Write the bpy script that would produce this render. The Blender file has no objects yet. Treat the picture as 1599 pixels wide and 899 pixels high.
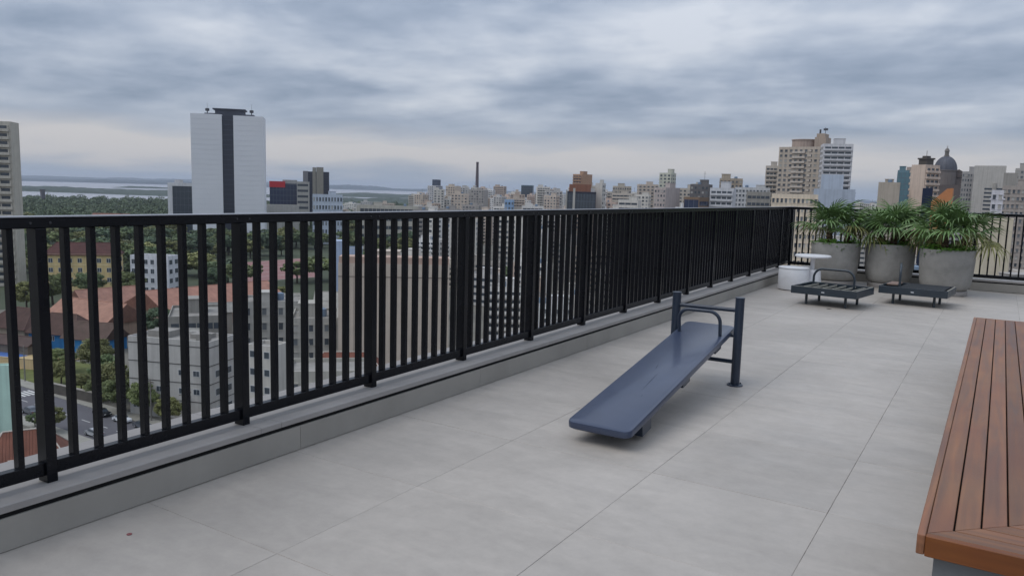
import bpy, math, random
import numpy as np
from mathutils import Matrix, Vector
# ------------------------------------------------------------------ scene, camera, sky, sun, exposure
scene = bpy.context.scene
col = scene.collection
R = math.radians
cam_d = bpy.data.cameras.new('camera'); cam = bpy.data.objects.new('camera', cam_d); col.objects.link(cam)
cam_d.sensor_fit = 'HORIZONTAL'; cam_d.sensor_width = 36.0; cam_d.lens = 1206.31 / 1599 * 36
cam_d.clip_start = 0.05; cam_d.clip_end = 60000
YAW, PITCH, ROLL = 0.56067, 0.12513, 0.02757
_f = Vector((-math.sin(YAW) * math.cos(PITCH), math.cos(YAW) * math.cos(PITCH), -math.sin(PITCH)))
_r = Vector((math.cos(YAW), math.sin(YAW), 0)); _u = _r.cross(_f)
_r2 = _r * math.cos(ROLL) + _u * math.sin(ROLL); _u2 = _u * math.cos(ROLL) - _r * math.sin(ROLL)
cam.matrix_world = Matrix(((_r2.x, _u2.x, -_f.x, 0), (_r2.y, _u2.y, -_f.y, 0), (_r2.z, _u2.z, -_f.z, 1.4975), (0, 0, 0, 1)))
scene.camera = cam
scene.view_settings.view_transform = 'Standard'; scene.view_settings.look = 'None'
scene.view_settings.exposure = 0.0; scene.view_settings.gamma = 1.0; scene.view_settings.use_curve_mapping = False

SUN_EL, SUN_AZ = R(55), R(-140)            # azimuth measured from +Y towards +X
def make_world():
    w = bpy.data.worlds.new('World'); scene.world = w; w.use_nodes = True
    nt = w.node_tree; nt.nodes.clear(); N = nt.nodes.new; L = nt.links.new
    out = N('ShaderNodeOutputWorld'); bg = N('ShaderNodeBackground'); bg.inputs[1].default_value = 1.0
    L(bg.outputs[0], out.inputs[0])
    sky = N('ShaderNodeTexSky'); sky.sky_type = 'NISHITA'; sky.sun_disc = False
    sky.sun_elevation = SUN_EL; sky.sun_rotation = SUN_AZ
    tc = N('ShaderNodeTexCoord'); sep = N('ShaderNodeSeparateXYZ'); L(tc.outputs['Generated'], sep.inputs[0])
    def math_(op, a, b=None, clamp=False):
        n = N('ShaderNodeMath'); n.operation = op; n.use_clamp = clamp
        for i, v in enumerate((a, b)):
            if v is None: continue
            if isinstance(v, (int, float)): n.inputs[i].default_value = v
            else: L(v, n.inputs[i])
        return n.outputs[0]
    z = math_('MAXIMUM', sep.outputs[2], 0.0)
    zz = math_('ADD', z, 0.13)
    u = math_('DIVIDE', sep.outputs[0], zz); v = math_('DIVIDE', sep.outputs[1], zz)
    cmb = N('ShaderNodeCombineXYZ'); L(u, cmb.inputs[0]); L(v, cmb.inputs[1])
    def noise(scale, detail, rough, dist=0.0, rot=0.0, sx=1.0, sy=1.0, loc=(0, 0, 0)):
        m = N('ShaderNodeMapping'); L(cmb.outputs[0], m.inputs[0]); m.inputs['Rotation'].default_value = (0, 0, rot)
        m.inputs['Scale'].default_value = (sx, sy, 1); m.inputs['Location'].default_value = loc
        n = N('ShaderNodeTexNoise'); n.inputs['Scale'].default_value = scale; n.inputs['Detail'].default_value = detail
        n.inputs['Roughness'].default_value = rough; n.inputs['Distortion'].default_value = dist
        L(m.outputs[0], n.inputs['Vector']); return n.outputs[0]
    def ramp(fac, stops):
        r = N('ShaderNodeValToRGB'); L(fac, r.inputs[0]); e = r.color_ramp.elements
        while len(e) < len(stops): e.new(0.5)
        for el, (pos, c) in zip(e, stops): el.position = pos; el.color = (*c, 1)
        return r.outputs[0]
    def mix(fac, a, b, mode='MIX'):
        n = N('ShaderNodeMix'); n.data_type = 'RGBA'; n.blend_type = mode
        if isinstance(fac, (int, float)): n.inputs[0].default_value = fac
        else: L(fac, n.inputs[0])
        for i, v in ((6, a), (7, b)):
            if isinstance(v, tuple): n.inputs[i].default_value = (*v, 1)
            else: L(v, n.inputs[i])
        return n.outputs[2]
    n1 = noise(0.95, 7, 0.46, 0.2, R(-25), 1.0, 1.15, (3.1, 1.2, 0))
    n2 = noise(3.1, 6, 0.5, 0.3, R(-30), 1.0, 1.2, (7.7, 2.0, 0))
    m4 = N('ShaderNodeMapping'); m4.inputs['Scale'].default_value = (1, 1, 3.2); L(tc.outputs['Generated'], m4.inputs[0])
    n4 = N('ShaderNodeTexNoise'); n4.inputs['Scale'].default_value = 7.0; n4.inputs['Detail'].default_value = 7; n4.inputs['Roughness'].default_value = 0.5; n4.inputs['Distortion'].default_value = 0.3; L(m4.outputs[0], n4.inputs['Vector'])
    nn = math_('ADD', math_('ADD', math_('MULTIPLY', n1, 0.52), math_('MULTIPLY', n2, 0.16)), math_('MULTIPLY', n4.outputs[0], 0.32))
    deck = ramp(nn, [(0.40,(0.285,0.35,0.46)),(0.465,(0.37,0.435,0.55)),(0.53,(0.49,0.55,0.655)),(0.61,(0.66,0.705,0.785))])
    # broken strip of brighter, warmer cloud low over the horizon all round
    el = math_('ADD', sep.outputs[2], math_('MULTIPLY', math_('SUBTRACT', n1, 0.5), 0.06))
    band = ramp(el, [(0.010,(0,0,0)),(0.032,(1,1,1)),(0.050,(1,1,1)),(0.078,(0,0,0))])
    low = ramp(sep.outputs[2], [(0.0,(0.43,0.50,0.605)),(0.03,(0.39,0.46,0.575)),(0.12,(0.36,0.42,0.53))])
    n3 = noise(1.6, 5, 0.55, 0.3, R(28), 1.0, 1.3, (1.0, 5.0, 0))
    lowc = mix(math_('MULTIPLY', band, 1.0), low, (0.69,0.675,0.685))
    lowmask = ramp(math_('ADD', sep.outputs[2], math_('MULTIPLY', math_('SUBTRACT', n3, 0.5), 0.05)), [(0.05,(0,0,0)),(0.10,(1,1,1))])
    c = mix(lowmask, lowc, deck)
    # overcast luminance grows towards the zenith
    g = math_('ADD', 0.80, math_('MULTIPLY', z, 1.15))
    gcol = N('ShaderNodeCombineColor'); L(g, gcol.inputs[0]); L(g, gcol.inputs[1]); L(g, gcol.inputs[2])
    c = mix(1.0, c, gcol.outputs[0], 'MULTIPLY')
    skys = mix(1.0, sky.outputs[0], (0.1, 0.1, 0.1), 'MULTIPLY')
    L(mix(0.94, skys, c), bg.inputs[0])
make_world()
sun_d = bpy.data.lights.new('sun', 'SUN'); sun = bpy.data.objects.new('sun', sun_d); col.objects.link(sun)
sun_d.energy = 1.3; sun_d.angle = R(40); sun_d.color = (1.0, 0.96, 0.9)
sun.rotation_euler = (R(90) - SUN_EL, 0, math.pi - SUN_AZ)

# ------------------------------------------------------------------ helpers
rnd = random.Random(7)
def lin(c):
    return tuple(((v / 12.92) if v <= 0.04045 else ((v + 0.055) / 1.055) ** 2.4) for v in c)
def hexc(h): return lin(tuple(int(h[i:i + 2], 16) / 255 for i in (0, 2, 4)))
MATS = {}
def mat(name, color, rough=0.6, var=0.12, scale=3.0, streak=0.0, spec=0.5, metallic=0.0, bump=0.0, bscale=40.0, coat=0.0, obj_rand=0.0, coords='Object', detail=6):
    if name in MATS: return MATS[name]
    m = bpy.data.materials.new(name); m.use_nodes = True; nt = m.node_tree; N = nt.nodes.new; L = nt.links.new
    b = nt.nodes['Principled BSDF']; b.inputs['Roughness'].default_value = rough
    b.inputs['Specular IOR Level'].default_value = spec; b.inputs['Metallic'].default_value = metallic
    b.inputs['Coat Weight'].default_value = coat; b.inputs['Coat Roughness'].default_value = 0.14
    if coords == 'World':
        g = N('ShaderNodeNewGeometry'); vec = g.outputs['Position']
    else:
        g = N('ShaderNodeTexCoord'); vec = g.outputs['Object']
    n = N('ShaderNodeTexNoise'); n.inputs['Scale'].default_value = scale; n.inputs['Detail'].default_value = detail; n.inputs['Roughness'].default_value = 0.6
    L(vec, n.inputs['Vector'])
    hsv = N('ShaderNodeHueSaturation'); hsv.inputs['Color'].default_value = (*color, 1)
    mr = N('ShaderNodeMapRange'); mr.inputs[1].default_value = 0.25; mr.inputs[2].default_value = 0.75
    mr.inputs[3].default_value = 1 - var; mr.inputs[4].default_value = 1 + var; L(n.outputs[0], mr.inputs[0])
    val = mr.outputs[0]
    def mul(a, bb):
        q = N('ShaderNodeMath'); q.operation = 'MULTIPLY'; L(a, q.inputs[0]); L(bb, q.inputs[1]); return q.outputs[0]
    if streak:
        mp = N('ShaderNodeMapping'); mp.inputs['Scale'].default_value = (1.3, 1.3, 0.07); L(vec, mp.inputs[0])
        n2 = N('ShaderNodeTexNoise'); n2.inputs['Scale'].default_value = 1.0; n2.inputs['Detail'].default_value = 5; L(mp.outputs[0], n2.inputs['Vector'])
        m2 = N('ShaderNodeMapRange'); m2.inputs[1].default_value = 0.45; m2.inputs[2].default_value = 0.75; m2.inputs[3].default_value = 1.0; m2.inputs[4].default_value = 1 - streak
        L(n2.outputs[0], m2.inputs[0]); val = mul(val, m2.outputs[0])
    if obj_rand:
        oi = N('ShaderNodeObjectInfo'); m3 = N('ShaderNodeMapRange'); m3.inputs[3].default_value = 1 - obj_rand; m3.inputs[4].default_value = 1 + obj_rand
        L(oi.outputs['Random'], m3.inputs[0]); val = mul(val, m3.outputs[0])
    L(val, hsv.inputs['Value']); L(hsv.outputs[0], b.inputs['Base Color'])
    if bump:
        nb = N('ShaderNodeTexNoise'); nb.inputs['Scale'].default_value = bscale; nb.inputs['Detail'].default_value = 4; L(vec, nb.inputs['Vector'])
        bp = N('ShaderNodeBump'); bp.inputs['Strength'].default_value = bump; bp.inputs['Distance'].default_value = 0.01
        L(nb.outputs[0], bp.inputs['Height']); L(bp.outputs[0], b.inputs['Normal'])
    MATS[name] = m; return m
def wall_mat(hx):
    return mat('wall_' + hx, hexc(hx), 0.85, 0.08, 0.35, 0.22, 0.3, coords='World')
def plain(name, hx, rough=0.6, **k): return mat(name, hexc(hx), rough, **k)

class MB:
    """collects boxes, prisms, tubes into one mesh"""
    def __init__(s): s.v = []; s.f = []; s.m = []
    def poly(s, pts, faces, mi=0):
        o = len(s.v); s.v += [tuple(p) for p in pts]; s.f += [tuple(i + o for i in f) for f in faces]; s.m += [mi] * len(faces)
    def box(s, x0, x1, y0, y1, z0, z1, mi=0):
        s.poly([(x0, y0, z0), (x1, y0, z0), (x1, y1, z0), (x0, y1, z0), (x0, y0, z1), (x1, y0, z1), (x1, y1, z1), (x0, y1, z1)],
               [(0, 3, 2, 1), (4, 5, 6, 7), (0, 1, 5, 4), (1, 2, 6, 5), (2, 3, 7, 6), (3, 0, 4, 7)], mi)
    def cbox(s, c, size, mi=0, rz=0.0, ch=0.0):
        """box with optional chamfer ch on all edges"""
        hx, hy, hz = (t / 2 for t in size); M = Matrix.Translation(c) @ Matrix.Rotation(rz, 4, 'Z')
        if ch <= 0:
            p = [(sx * hx, sy * hy, sz * hz) for sz in (-1, 1) for sx, sy in ((-1, -1), (1, -1), (1, 1), (-1, 1))]
            s.poly([M @ Vector(t) for t in p], [(0, 3, 2, 1), (4, 5, 6, 7), (0, 1, 5, 4), (1, 2, 6, 5), (2, 3, 7, 6), (3, 0, 4, 7)], mi); return
        rings = []
        for zz, ins in ((-hz, ch), (-hz + ch, 0), (hz - ch, 0), (hz, ch)):
            a, b = hx - ins, hy - ins
            k = ch if ins == 0 else ch * 0.6
            rings.append([(-a + k, -b, zz), (a - k, -b, zz), (a, -b + k, zz), (a, b - k, zz), (a - k, b, zz), (-a + k, b, zz), (-a, b - k, zz), (-a, -b + k, zz)])
        s.rings([[M @ Vector(t) for t in r] for r in rings], mi)
    def rings(s, rings, mi=0, cap=True, closed=True):
        n = len(rings[0]); o = len(s.v)
        for r in rings: s.v += [tuple(t) for t in r]
        for i in range(len(rings) - 1):
            for j in range(n if closed else n - 1):
                k = (j + 1) % n
                s.f.append((o + i * n + j, o + i * n + k, o + (i + 1) * n + k, o + (i + 1) * n + j)); s.m.append(mi)
        if cap:
            s.f.append(tuple(o + j for j in reversed(range(n)))); s.m.append(mi)
            s.f.append(tuple(o + (len(rings) - 1) * n + j for j in range(n))); s.m.append(mi)
    def tube(s, path, r, n=10, mi=0, cap=True):
        path = [Vector(t) for t in path]; rs = r if isinstance(r, (list, tuple)) else [r] * len(path); R_ = []
        up = Vector((0, 0, 1))
        t0 = (path[1] - path[0]).normalized()
        a = t0.cross(up); a = a.normalized() if a.length > 1e-3 else Vector((1, 0, 0))
        for i, q in enumerate(path):
            t = (path[min(i + 1, len(path) - 1)] - path[max(i - 1, 0)]).normalized()
            a = (a - t * a.dot(t)).normalized(); b = t.cross(a)
            R_.append([q + (a * math.cos(2 * math.pi * k / n) + b * math.sin(2 * math.pi * k / n)) * rs[i] for k in range(n)])
        s.rings(R_, mi, cap)
    def lathe(s, prof, n=24, c=(0, 0, 0), mi=0, cap=True):
        s.rings([[(c[0] + r * math.cos(2 * math.pi * k / n), c[1] + r * math.sin(2 * math.pi * k / n), c[2] + z) for k in range(n)] for r, z in prof], mi, cap)
    def mesh(s, name, mats, smooth=False):
        me = bpy.data.meshes.new(name); me.from_pydata(s.v, [], s.f)
        for m in (mats if isinstance(mats, (list, tuple)) else [mats]):
            if m is not None: me.materials.append(m)
        if any(s.m): me.polygons.foreach_set('material_index', s.m)
        if smooth: me.polygons.foreach_set('use_smooth', [True] * len(me.polygons)); 
        if len(s.f) < 6000:
            import bmesh
            bm_ = bmesh.new(); bm_.from_mesh(me); bmesh.ops.recalc_face_normals(bm_, faces=bm_.faces[:]); bm_.to_mesh(me); bm_.free()
        me.update(); return me
    def obj(s, name, mats, parent=None, smooth=False):
        return link(name, s.mesh(name, mats, smooth), parent)
def link(name, me, parent=None, loc=None, rz=None):
    o = bpy.data.objects.new(name, me); col.objects.link(o)
    if parent is not None: o.parent = parent
    if loc is not None: o.location = loc
    if rz is not None: o.rotation_euler = (0, 0, rz)
    return o
def tag(o, label=None, cat=None, group=None, kind=None):
    if label: o['label'] = label
    if cat: o['category'] = cat
    if group: o['group'] = group
    if kind: o['kind'] = kind
    return o
def thing(name, label, cat, loc=(0, 0, 0), rz=0.0, group=None):
    o = bpy.data.objects.new(name, None); col.objects.link(o); o.location = loc; o.rotation_euler = (0, 0, rz)
    o.empty_display_size = 0.2
    return tag(o, label, cat, group)
def copy_tree(o, parent=None):
    c = o.copy(); col.objects.link(c); c.parent = parent
    for ch in list(o.children): copy_tree(ch, c)
    return c
def autosmooth(o, ang=40):
    me = o.data
    me.polygons.foreach_set('use_smooth', [True] * len(me.polygons))
    try: me.set_sharp_from_angle(angle=R(ang))
    except Exception: pass
    return o
G = -46.0                                     # street level below the roof terrace
# ------------------------------------------------------------------ terrace floor of big cement-look tiles
CURB_X, FAR_Y = -3.266, 15.62
def tile_material():
    m = bpy.data.materials.new('cement_tile'); m.use_nodes = True; nt = m.node_tree; N = nt.nodes.new; L = nt.links.new
    b = nt.nodes['Principled BSDF']; g = N('ShaderNodeNewGeometry'); oi = N('ShaderNodeObjectInfo')
    off = N('ShaderNodeVectorMath'); off.operation = 'SCALE'; off.inputs[0].default_value = (17, 31, 5); L(oi.outputs['Random'], off.inputs['Scale'])
    pos = N('ShaderNodeVectorMath'); L(g.outputs['Position'], pos.inputs[0]); L(off.outputs[0], pos.inputs[1])
    def nz(s, d, r, vec=None, dist=0.0):
        n = N('ShaderNodeTexNoise'); n.inputs['Scale'].default_value = s; n.inputs['Detail'].default_value = d; n.inputs['Roughness'].default_value = r; n.inputs['Distortion'].default_value = dist
        L(vec or pos.outputs[0], n.inputs['Vector']); return n.outputs[0]
    def mr(a, i0, i1, o0, o1):
        n = N('ShaderNodeMapRange'); L(a, n.inputs[0]); n.inputs[1].default_value = i0; n.inputs[2].default_value = i1; n.inputs[3].default_value = o0; n.inputs[4].default_value = o1; return n.outputs[0]
    def mul(a, c):
        n = N('ShaderNodeMath'); n.operation = 'MULTIPLY'; L(a, n.inputs[0]); L(c, n.inputs[1]); return n.outputs[0]
    mp = N('ShaderNodeMapping'); mp.inputs['Scale'].default_value = (1.0, 3.2, 1.0); L(pos.outputs[0], mp.inputs[0])
    v = mul(mr(nz(1.6, 7, 0.62, mp.outputs[0], 0.6), 0.3, 0.7, 0.90, 1.07), mr(nz(11, 8, 0.75), 0.3, 0.7, 0.92, 1.06))
    v = mul(v, mr(oi.outputs['Random'], 0, 1, 0.98, 1.02))
    dirt = nz(0.45, 5, 0.6, g.outputs['Position'], 0.8)         # foot traffic and dried rain film, runs across joints
    v = mul(v, mr(dirt, 0.40, 0.66, 1.03, 0.86))
    spk = N('ShaderNodeTexVoronoi'); spk.inputs['Scale'].default_value = 2.4; L(g.outputs['Position'], spk.inputs['Vector'])
    v = mul(v, mr(spk.outputs['Distance'], 0.006, 0.012, 0.66, 1.0))
    hs = N('ShaderNodeHueSaturation'); hs.inputs['Color'].default_value = (*hexc('a9a29a'), 1); L(v, hs.inputs['Value']); L(hs.outputs[0], b.inputs['Base Color'])
    L(mr(nz(3.0, 5, 0.6), 0.3, 0.7, 0.42, 0.6), b.inputs['Roughness']); b.inputs['Specular IOR Level'].default_value = 0.45
    bp = N('ShaderNodeBump'); bp.inputs['Strength'].default_value = 0.12; bp.inputs['Distance'].default_value = 0.004
    L(nz(60, 4, 0.6), bp.inputs['Height']); L(bp.outputs[0], b.inputs['Normal'])
    return m
TILE = tile_material(); GROUT = plain('grout', '8d8a86', 0.9)
def grout_material():
    nt = GROUT.node_tree; N = nt.nodes.new; L = nt.links.new; b = nt.nodes['Principled BSDF']
    g = N('ShaderNodeNewGeometry'); n = N('ShaderNodeTexNoise'); n.inputs['Scale'].default_value = 1.9; n.inputs['Detail'].default_value = 6; n.inputs['Roughness'].default_value = 0.7; L(g.outputs['Position'], n.inputs['Vector'])
    r = N('ShaderNodeValToRGB'); L(n.outputs[0], r.inputs[0]); e = r.color_ramp.elements
    e[0].position = 0.40; e[0].color = (*hexc('2c2926'), 1); e[1].position = 0.56; e[1].color = (*hexc('a7a29b'), 1)
    L(r.outputs[0], b.inputs['Base Color'])
grout_material()
fl = MB(); fl.box(-3.30, 6.0, -5.0, 15.65, -0.35, -0.0022)
floor = tag(fl.obj('terrace_floor', GROUT), 'roof terrace floor of large square grey cement tiles', None, None, 'structure')
tm = MB(); tm.cbox((0, 0, -0.010), (0.8978, 0.8978, 0.020), ch=0.0012); tile_me = tm.mesh('tile', TILE)
first = None
rt = random.Random(3)
for i in range(-1, 6):
    for j in range(-8, 16):
        x, y = -2.383 + 0.9 * i + 0.45, 2.044 + 0.9 * j + 0.45
        if y > FAR_Y + 0.2: continue
        o = link('tile', tile_me, floor, (x, y, rt.uniform(-0.0005, 0.0005)))
# ------------------------------------------------------------------ low perimeter walls with stone capping
CONC = mat('wall_cladding', hexc('95918a'), 0.7, 0.10, 2.2, 0.16, 0.4, bump=0.1, bscale=50, coords='World', obj_rand=0.035)
CAPM = mat('capping_stone', hexc('918d8a'), 0.6, 0.12, 3.0, 0.0, 0.45, bump=0.08, bscale=70, coords='World', obj_rand=0.03)
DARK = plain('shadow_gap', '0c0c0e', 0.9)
def low_wall(label, length, loc, rz, seams, capseams):
    """runs along local +Y, room face at local x=0, outside at negative x"""
    t = thing('low_wall', label, 'wall', loc, rz)
    s = MB(); s.box(-0.56, -0.0125, 0, length, -0.6, 0.1385); s.obj('core', plain('render_grey', '77746f', 0.9), t)
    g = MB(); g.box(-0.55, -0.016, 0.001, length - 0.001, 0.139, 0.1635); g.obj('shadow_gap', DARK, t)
    for a, b in zip(seams[:-1], seams[1:]):
        p = MB(); p.cbox((-0.006, (a + b) / 2, 0.0715), (0.012, b - a - 0.002, 0.137), ch=0.001); p.obj('cladding_panel', CONC, t)
    for a, b in zip(capseams[:-1], capseams[1:]):
        c = MB(); a1, b1 = a + 0.0012, b - 0.0012
        prof = [(0.004, 0.164), (0.004, 0.192), (0.0, 0.196), (-0.090, 0.192), (-0.115, 0.181), (-0.575, 0.173), (-0.58, 0.170), (-0.58, 0.164)]
        c.rings([[(x, a1, z) for x, z in prof], [(x, b1, z) for x, z in prof]])
        c.obj('capping_stone', CAPM, t)
    return t
def seq(a, b, st, off):
    r = [a]; y = off
    while y < b - 0.05:
        if y > a + 0.05: r.append(y)
        y += st
    return r + [b]
low_wall('low grey tiled wall with pale stone capping under the long black railing', 20.2, (CURB_X, -4.5, 0), 0.0,
         seq(0, 20.2, 1.8, 2.98 + 4.5 - 5.4), sorted(set(seq(0, 20.2, 1.5, 2.84 + 4.5 - 6.0) + [2.70 + 4.5])))
low_wall('low grey tiled wall with pale capping behind the concrete planters', 8.6, (CURB_X, FAR_Y, 0), R(-90),
         seq(0, 8.6, 1.8, 0.9), seq(0, 8.6, 1.5, 0.5))
# ------------------------------------------------------------------ black aluminium railings
FENCE = mat('black_powder_coat', (0.0055, 0.0060, 0.0085), 0.26, 0.3, 6.0, 0.0, 0.22, coords='World')
RAILGLINT = mat('painted_sky_glint', hexc('8b8d93'), 0.4, 0.1, 3.0, 0.0, 0.5, coords='World')  # pale grey that paints the sky's glint on the black rail
def railing(label, loc, rz, posts, n=8):
    """local +Y along the run; posts = list of y"""
    t = thing('railing', label, 'railing', loc, rz)
    y0, y1 = posts[0], posts[-1]
    a = MB(); a.cbox((0, (y0 + y1) / 2, 1.309), (0.070, y1 - y0 + 0.09, 0.046), ch=0.004); tr = a.obj('top_rail', FENCE, t)
    a = MB(); a.cbox((0, (y0 + y1) / 2, 1.3345), (0.074, y1 - y0 + 0.092, 0.005), ch=0.001); a.obj('rail_glint', RAILGLINT, tr)  # added strip, its light colour stands in for sky reflected along the rail top
    a = MB(); a.cbox((0, 0, 0.7325), (0.075, 0.045, 1.107), ch=0.002); pm = a.mesh('post', FENCE)
    a = MB(); a.cbox((0, 0, 0.777), (0.042, 0.025, 1.016), ch=0.0015); bm = a.mesh('baluster', FENCE)
    scr = MB(); scr.lathe([(0.006, 0), (0.005, 0.003)], 8); sm = scr.mesh('rail_screw', plain('screw_steel', '2c2c30', 0.5))
    for k, y in enumerate(posts):
        link('post', pm, t, (0.0, y, 0.0))
        for sy in (-0.04, 0.04):
            q = link('rail_screw', sm, tr, (0.0352, y + sy, 1.309)); q.rotation_euler = (0, R(90), 0)
        if k + 1 < len(posts):
            y2 = posts[k + 1]
            r = MB(); r.cbox((0, (y + y2) / 2, 0.240), (0.042, y2 - y - 0.0455, 0.058), ch=0.002); r.obj('bottom_rail', FENCE, t)
            for i in range(1, n + 1):
                link('baluster', bm, t, (0.0, y + (y2 - y) * i / (n + 1), 0.0))
    return t
posts = [1.690 + 1.0355 * k for k in range(-6, 15)]
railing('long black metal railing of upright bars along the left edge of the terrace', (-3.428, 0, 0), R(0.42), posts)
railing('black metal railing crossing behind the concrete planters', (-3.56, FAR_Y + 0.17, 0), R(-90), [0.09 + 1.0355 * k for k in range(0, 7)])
# ------------------------------------------------------------------ inclined sit-up board
BLUE = mat('blue_bench_paint', hexc('363f54'), 0.38, 0.14, 4.0, 0.0, 0.4, bump=0.02, bscale=18, coat=0.35)
STEEL = mat('navy_steel_paint', hexc('26303f'), 0.33, 0.10, 8.0, 0.0, 0.5)
SCUFF = plain('scuff_mark', '2a3242', 0.6)
def sit_up_board():
    t = thing('sit_up_bench', 'slanted blue sit-up board resting on two navy steel posts', 'exercise bench')
    N_ = Vector((-1.915, 4.035, 0.128)); F_ = Vector((-1.948, 6.20, 0.462))
    ax = (F_ - N_); Ln = ax.length; ax.normalize(); side = ax.cross(Vector((0, 0, 1))).normalized(); up = side.cross(ax).normalized()
    w, th = 0.207, 0.052
    def P(u, v, z): return N_ + ax * u + side * v + up * z
    # rounded-rectangle outline
    out = []
    rad = 0.05
    for cu, cv, a0 in ((Ln - rad, w - rad, 0), (rad, w - rad, 90), (rad, -w + rad, 180), (Ln - rad, -w + rad, 270)):
        for k in range(6):
            a = R(a0 + 18 * k); out.append((cu + rad * math.cos(a), cv + rad * math.sin(a)))
    b = MB(); cu, cv = Ln / 2, 0
    def ring(ins, z): return [P(cu + (u - cu) * (1 - ins / (Ln / 2)), v * (1 - ins / w), z) for u, v in out]
    b.rings([ring(0.012, -th), ring(0.0, -th + 0.010), ring(0.0, -0.014), ring(0.004, -0.004), ring(0.014, 0.0)])
    board = autosmooth(b.obj('board', BLUE, t), 35)
    sc = MB()
    for (u0, u1, v0, v1) in ((0.62, 0.98, 0.030, 0.012), (1.02, 1.12, -0.03, -0.045), (0.52, 0.56, 0.07, 0.06)):
        d = 0.0025
        sc.poly([P(u0, v0 - d * .4, 0.0007), P((u0 + u1) / 2, (v0 + v1) / 2 - d, 0.0007), P(u1, v1, 0.0007), P((u0 + u1) / 2, (v0 + v1) / 2 + d, 0.0007)], [(0, 1, 2, 3)])
    sc.obj('scuff', SCUFF, board)
    # cleats under the board, the lowest ones stand on the floor
    for u, hgt, vv in ((0.30, 0.085, 0.9), (1.02, 0.035, 0.92), (1.75, 0.03, 0.92)):
        c = MB()
        pts = [P(u + a, s * w * vv, z) for z in (-th, -th - hgt) for a, s in ((-0.05, -1), (0.09, -1), (0.09, 1), (-0.05, 1))]
        pts = [Vector((q.x, q.y, max(q.z, 0.004))) for q in pts]
        c.poly(pts, [(0, 3, 2, 1)[::-1], (4, 5, 6, 7)[::-1], (0, 1, 5, 4), (1, 2, 6, 5), (2, 3, 7, 6), (3, 0, 4, 7)])
        c.obj('cleat', STEEL, t)
    PX = ((-2.205, 6.075), (-1.690, 6.090))
    for x, y in PX:
        p = MB(); p.tube([(x, y, 0.0), (x, y, 0.702)], 0.0355, 24); p.tube([(x, y, 0.702), (x, y, 0.709)], 0.038, 24)
        po = autosmooth(p.obj('post', STEEL, t))
        f = MB(); f.lathe([(0.062, 0.0), (0.062, 0.008), (0.056, 0.012), (0.04, 0.012)], 24, (x, y, 0)); autosmooth(f.obj('base_flange', STEEL, po))
        bl = MB()
        for k in range(4):
            a = R(45 + 90 * k); bl.lathe([(0.006, 0.012), (0.006, 0.020), (0.003, 0.022)], 8, (x + 0.049 * math.cos(a), y + 0.049 * math.sin(a), 0))
        bl.obj('anchor_bolts', STEEL, po)
    for z in (0.190, 0.402, 0.605):
        r = MB(); r.tube([(PX[0][0] + 0.03, PX[0][1], z), (PX[1][0] - 0.03, PX[1][1], z)], 0.0165, 16); autosmooth(r.obj('rung', STEEL, t))
    # foot hold: bent tube standing on the board near its upper end
    h = MB(); u0 = Ln - 0.30; path = []
    hw, hh, rr = 0.165, 0.205, 0.085
    path.append(P(u0, -hw, -0.01)); path.append(P(u0, -hw, hh - rr))
    vert = Vector((0, 0, 1))
    pts = [(-hw, 0.0), (-hw, hh - rr)]
    for k in range(1, 8): a = R(180 - 90 * k / 7); pts.append((-hw + rr + rr * math.cos(a), hh - rr + rr * math.sin(a)))
    for k in range(0, 8): a = R(90 - 90 * k / 7); pts.append((hw - rr + rr * math.cos(a), hh - rr + rr * math.sin(a)))
    pts.append((hw, 0.0))
    path = [P(u0, v, -0.01) + vert * z + ax * (-0.15 * z) for v, z in pts]
    h.tube(path, 0.0135, 14); autosmooth(h.obj('foot_hold', STEEL, t))
    return t
sit_up_board()
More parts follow.
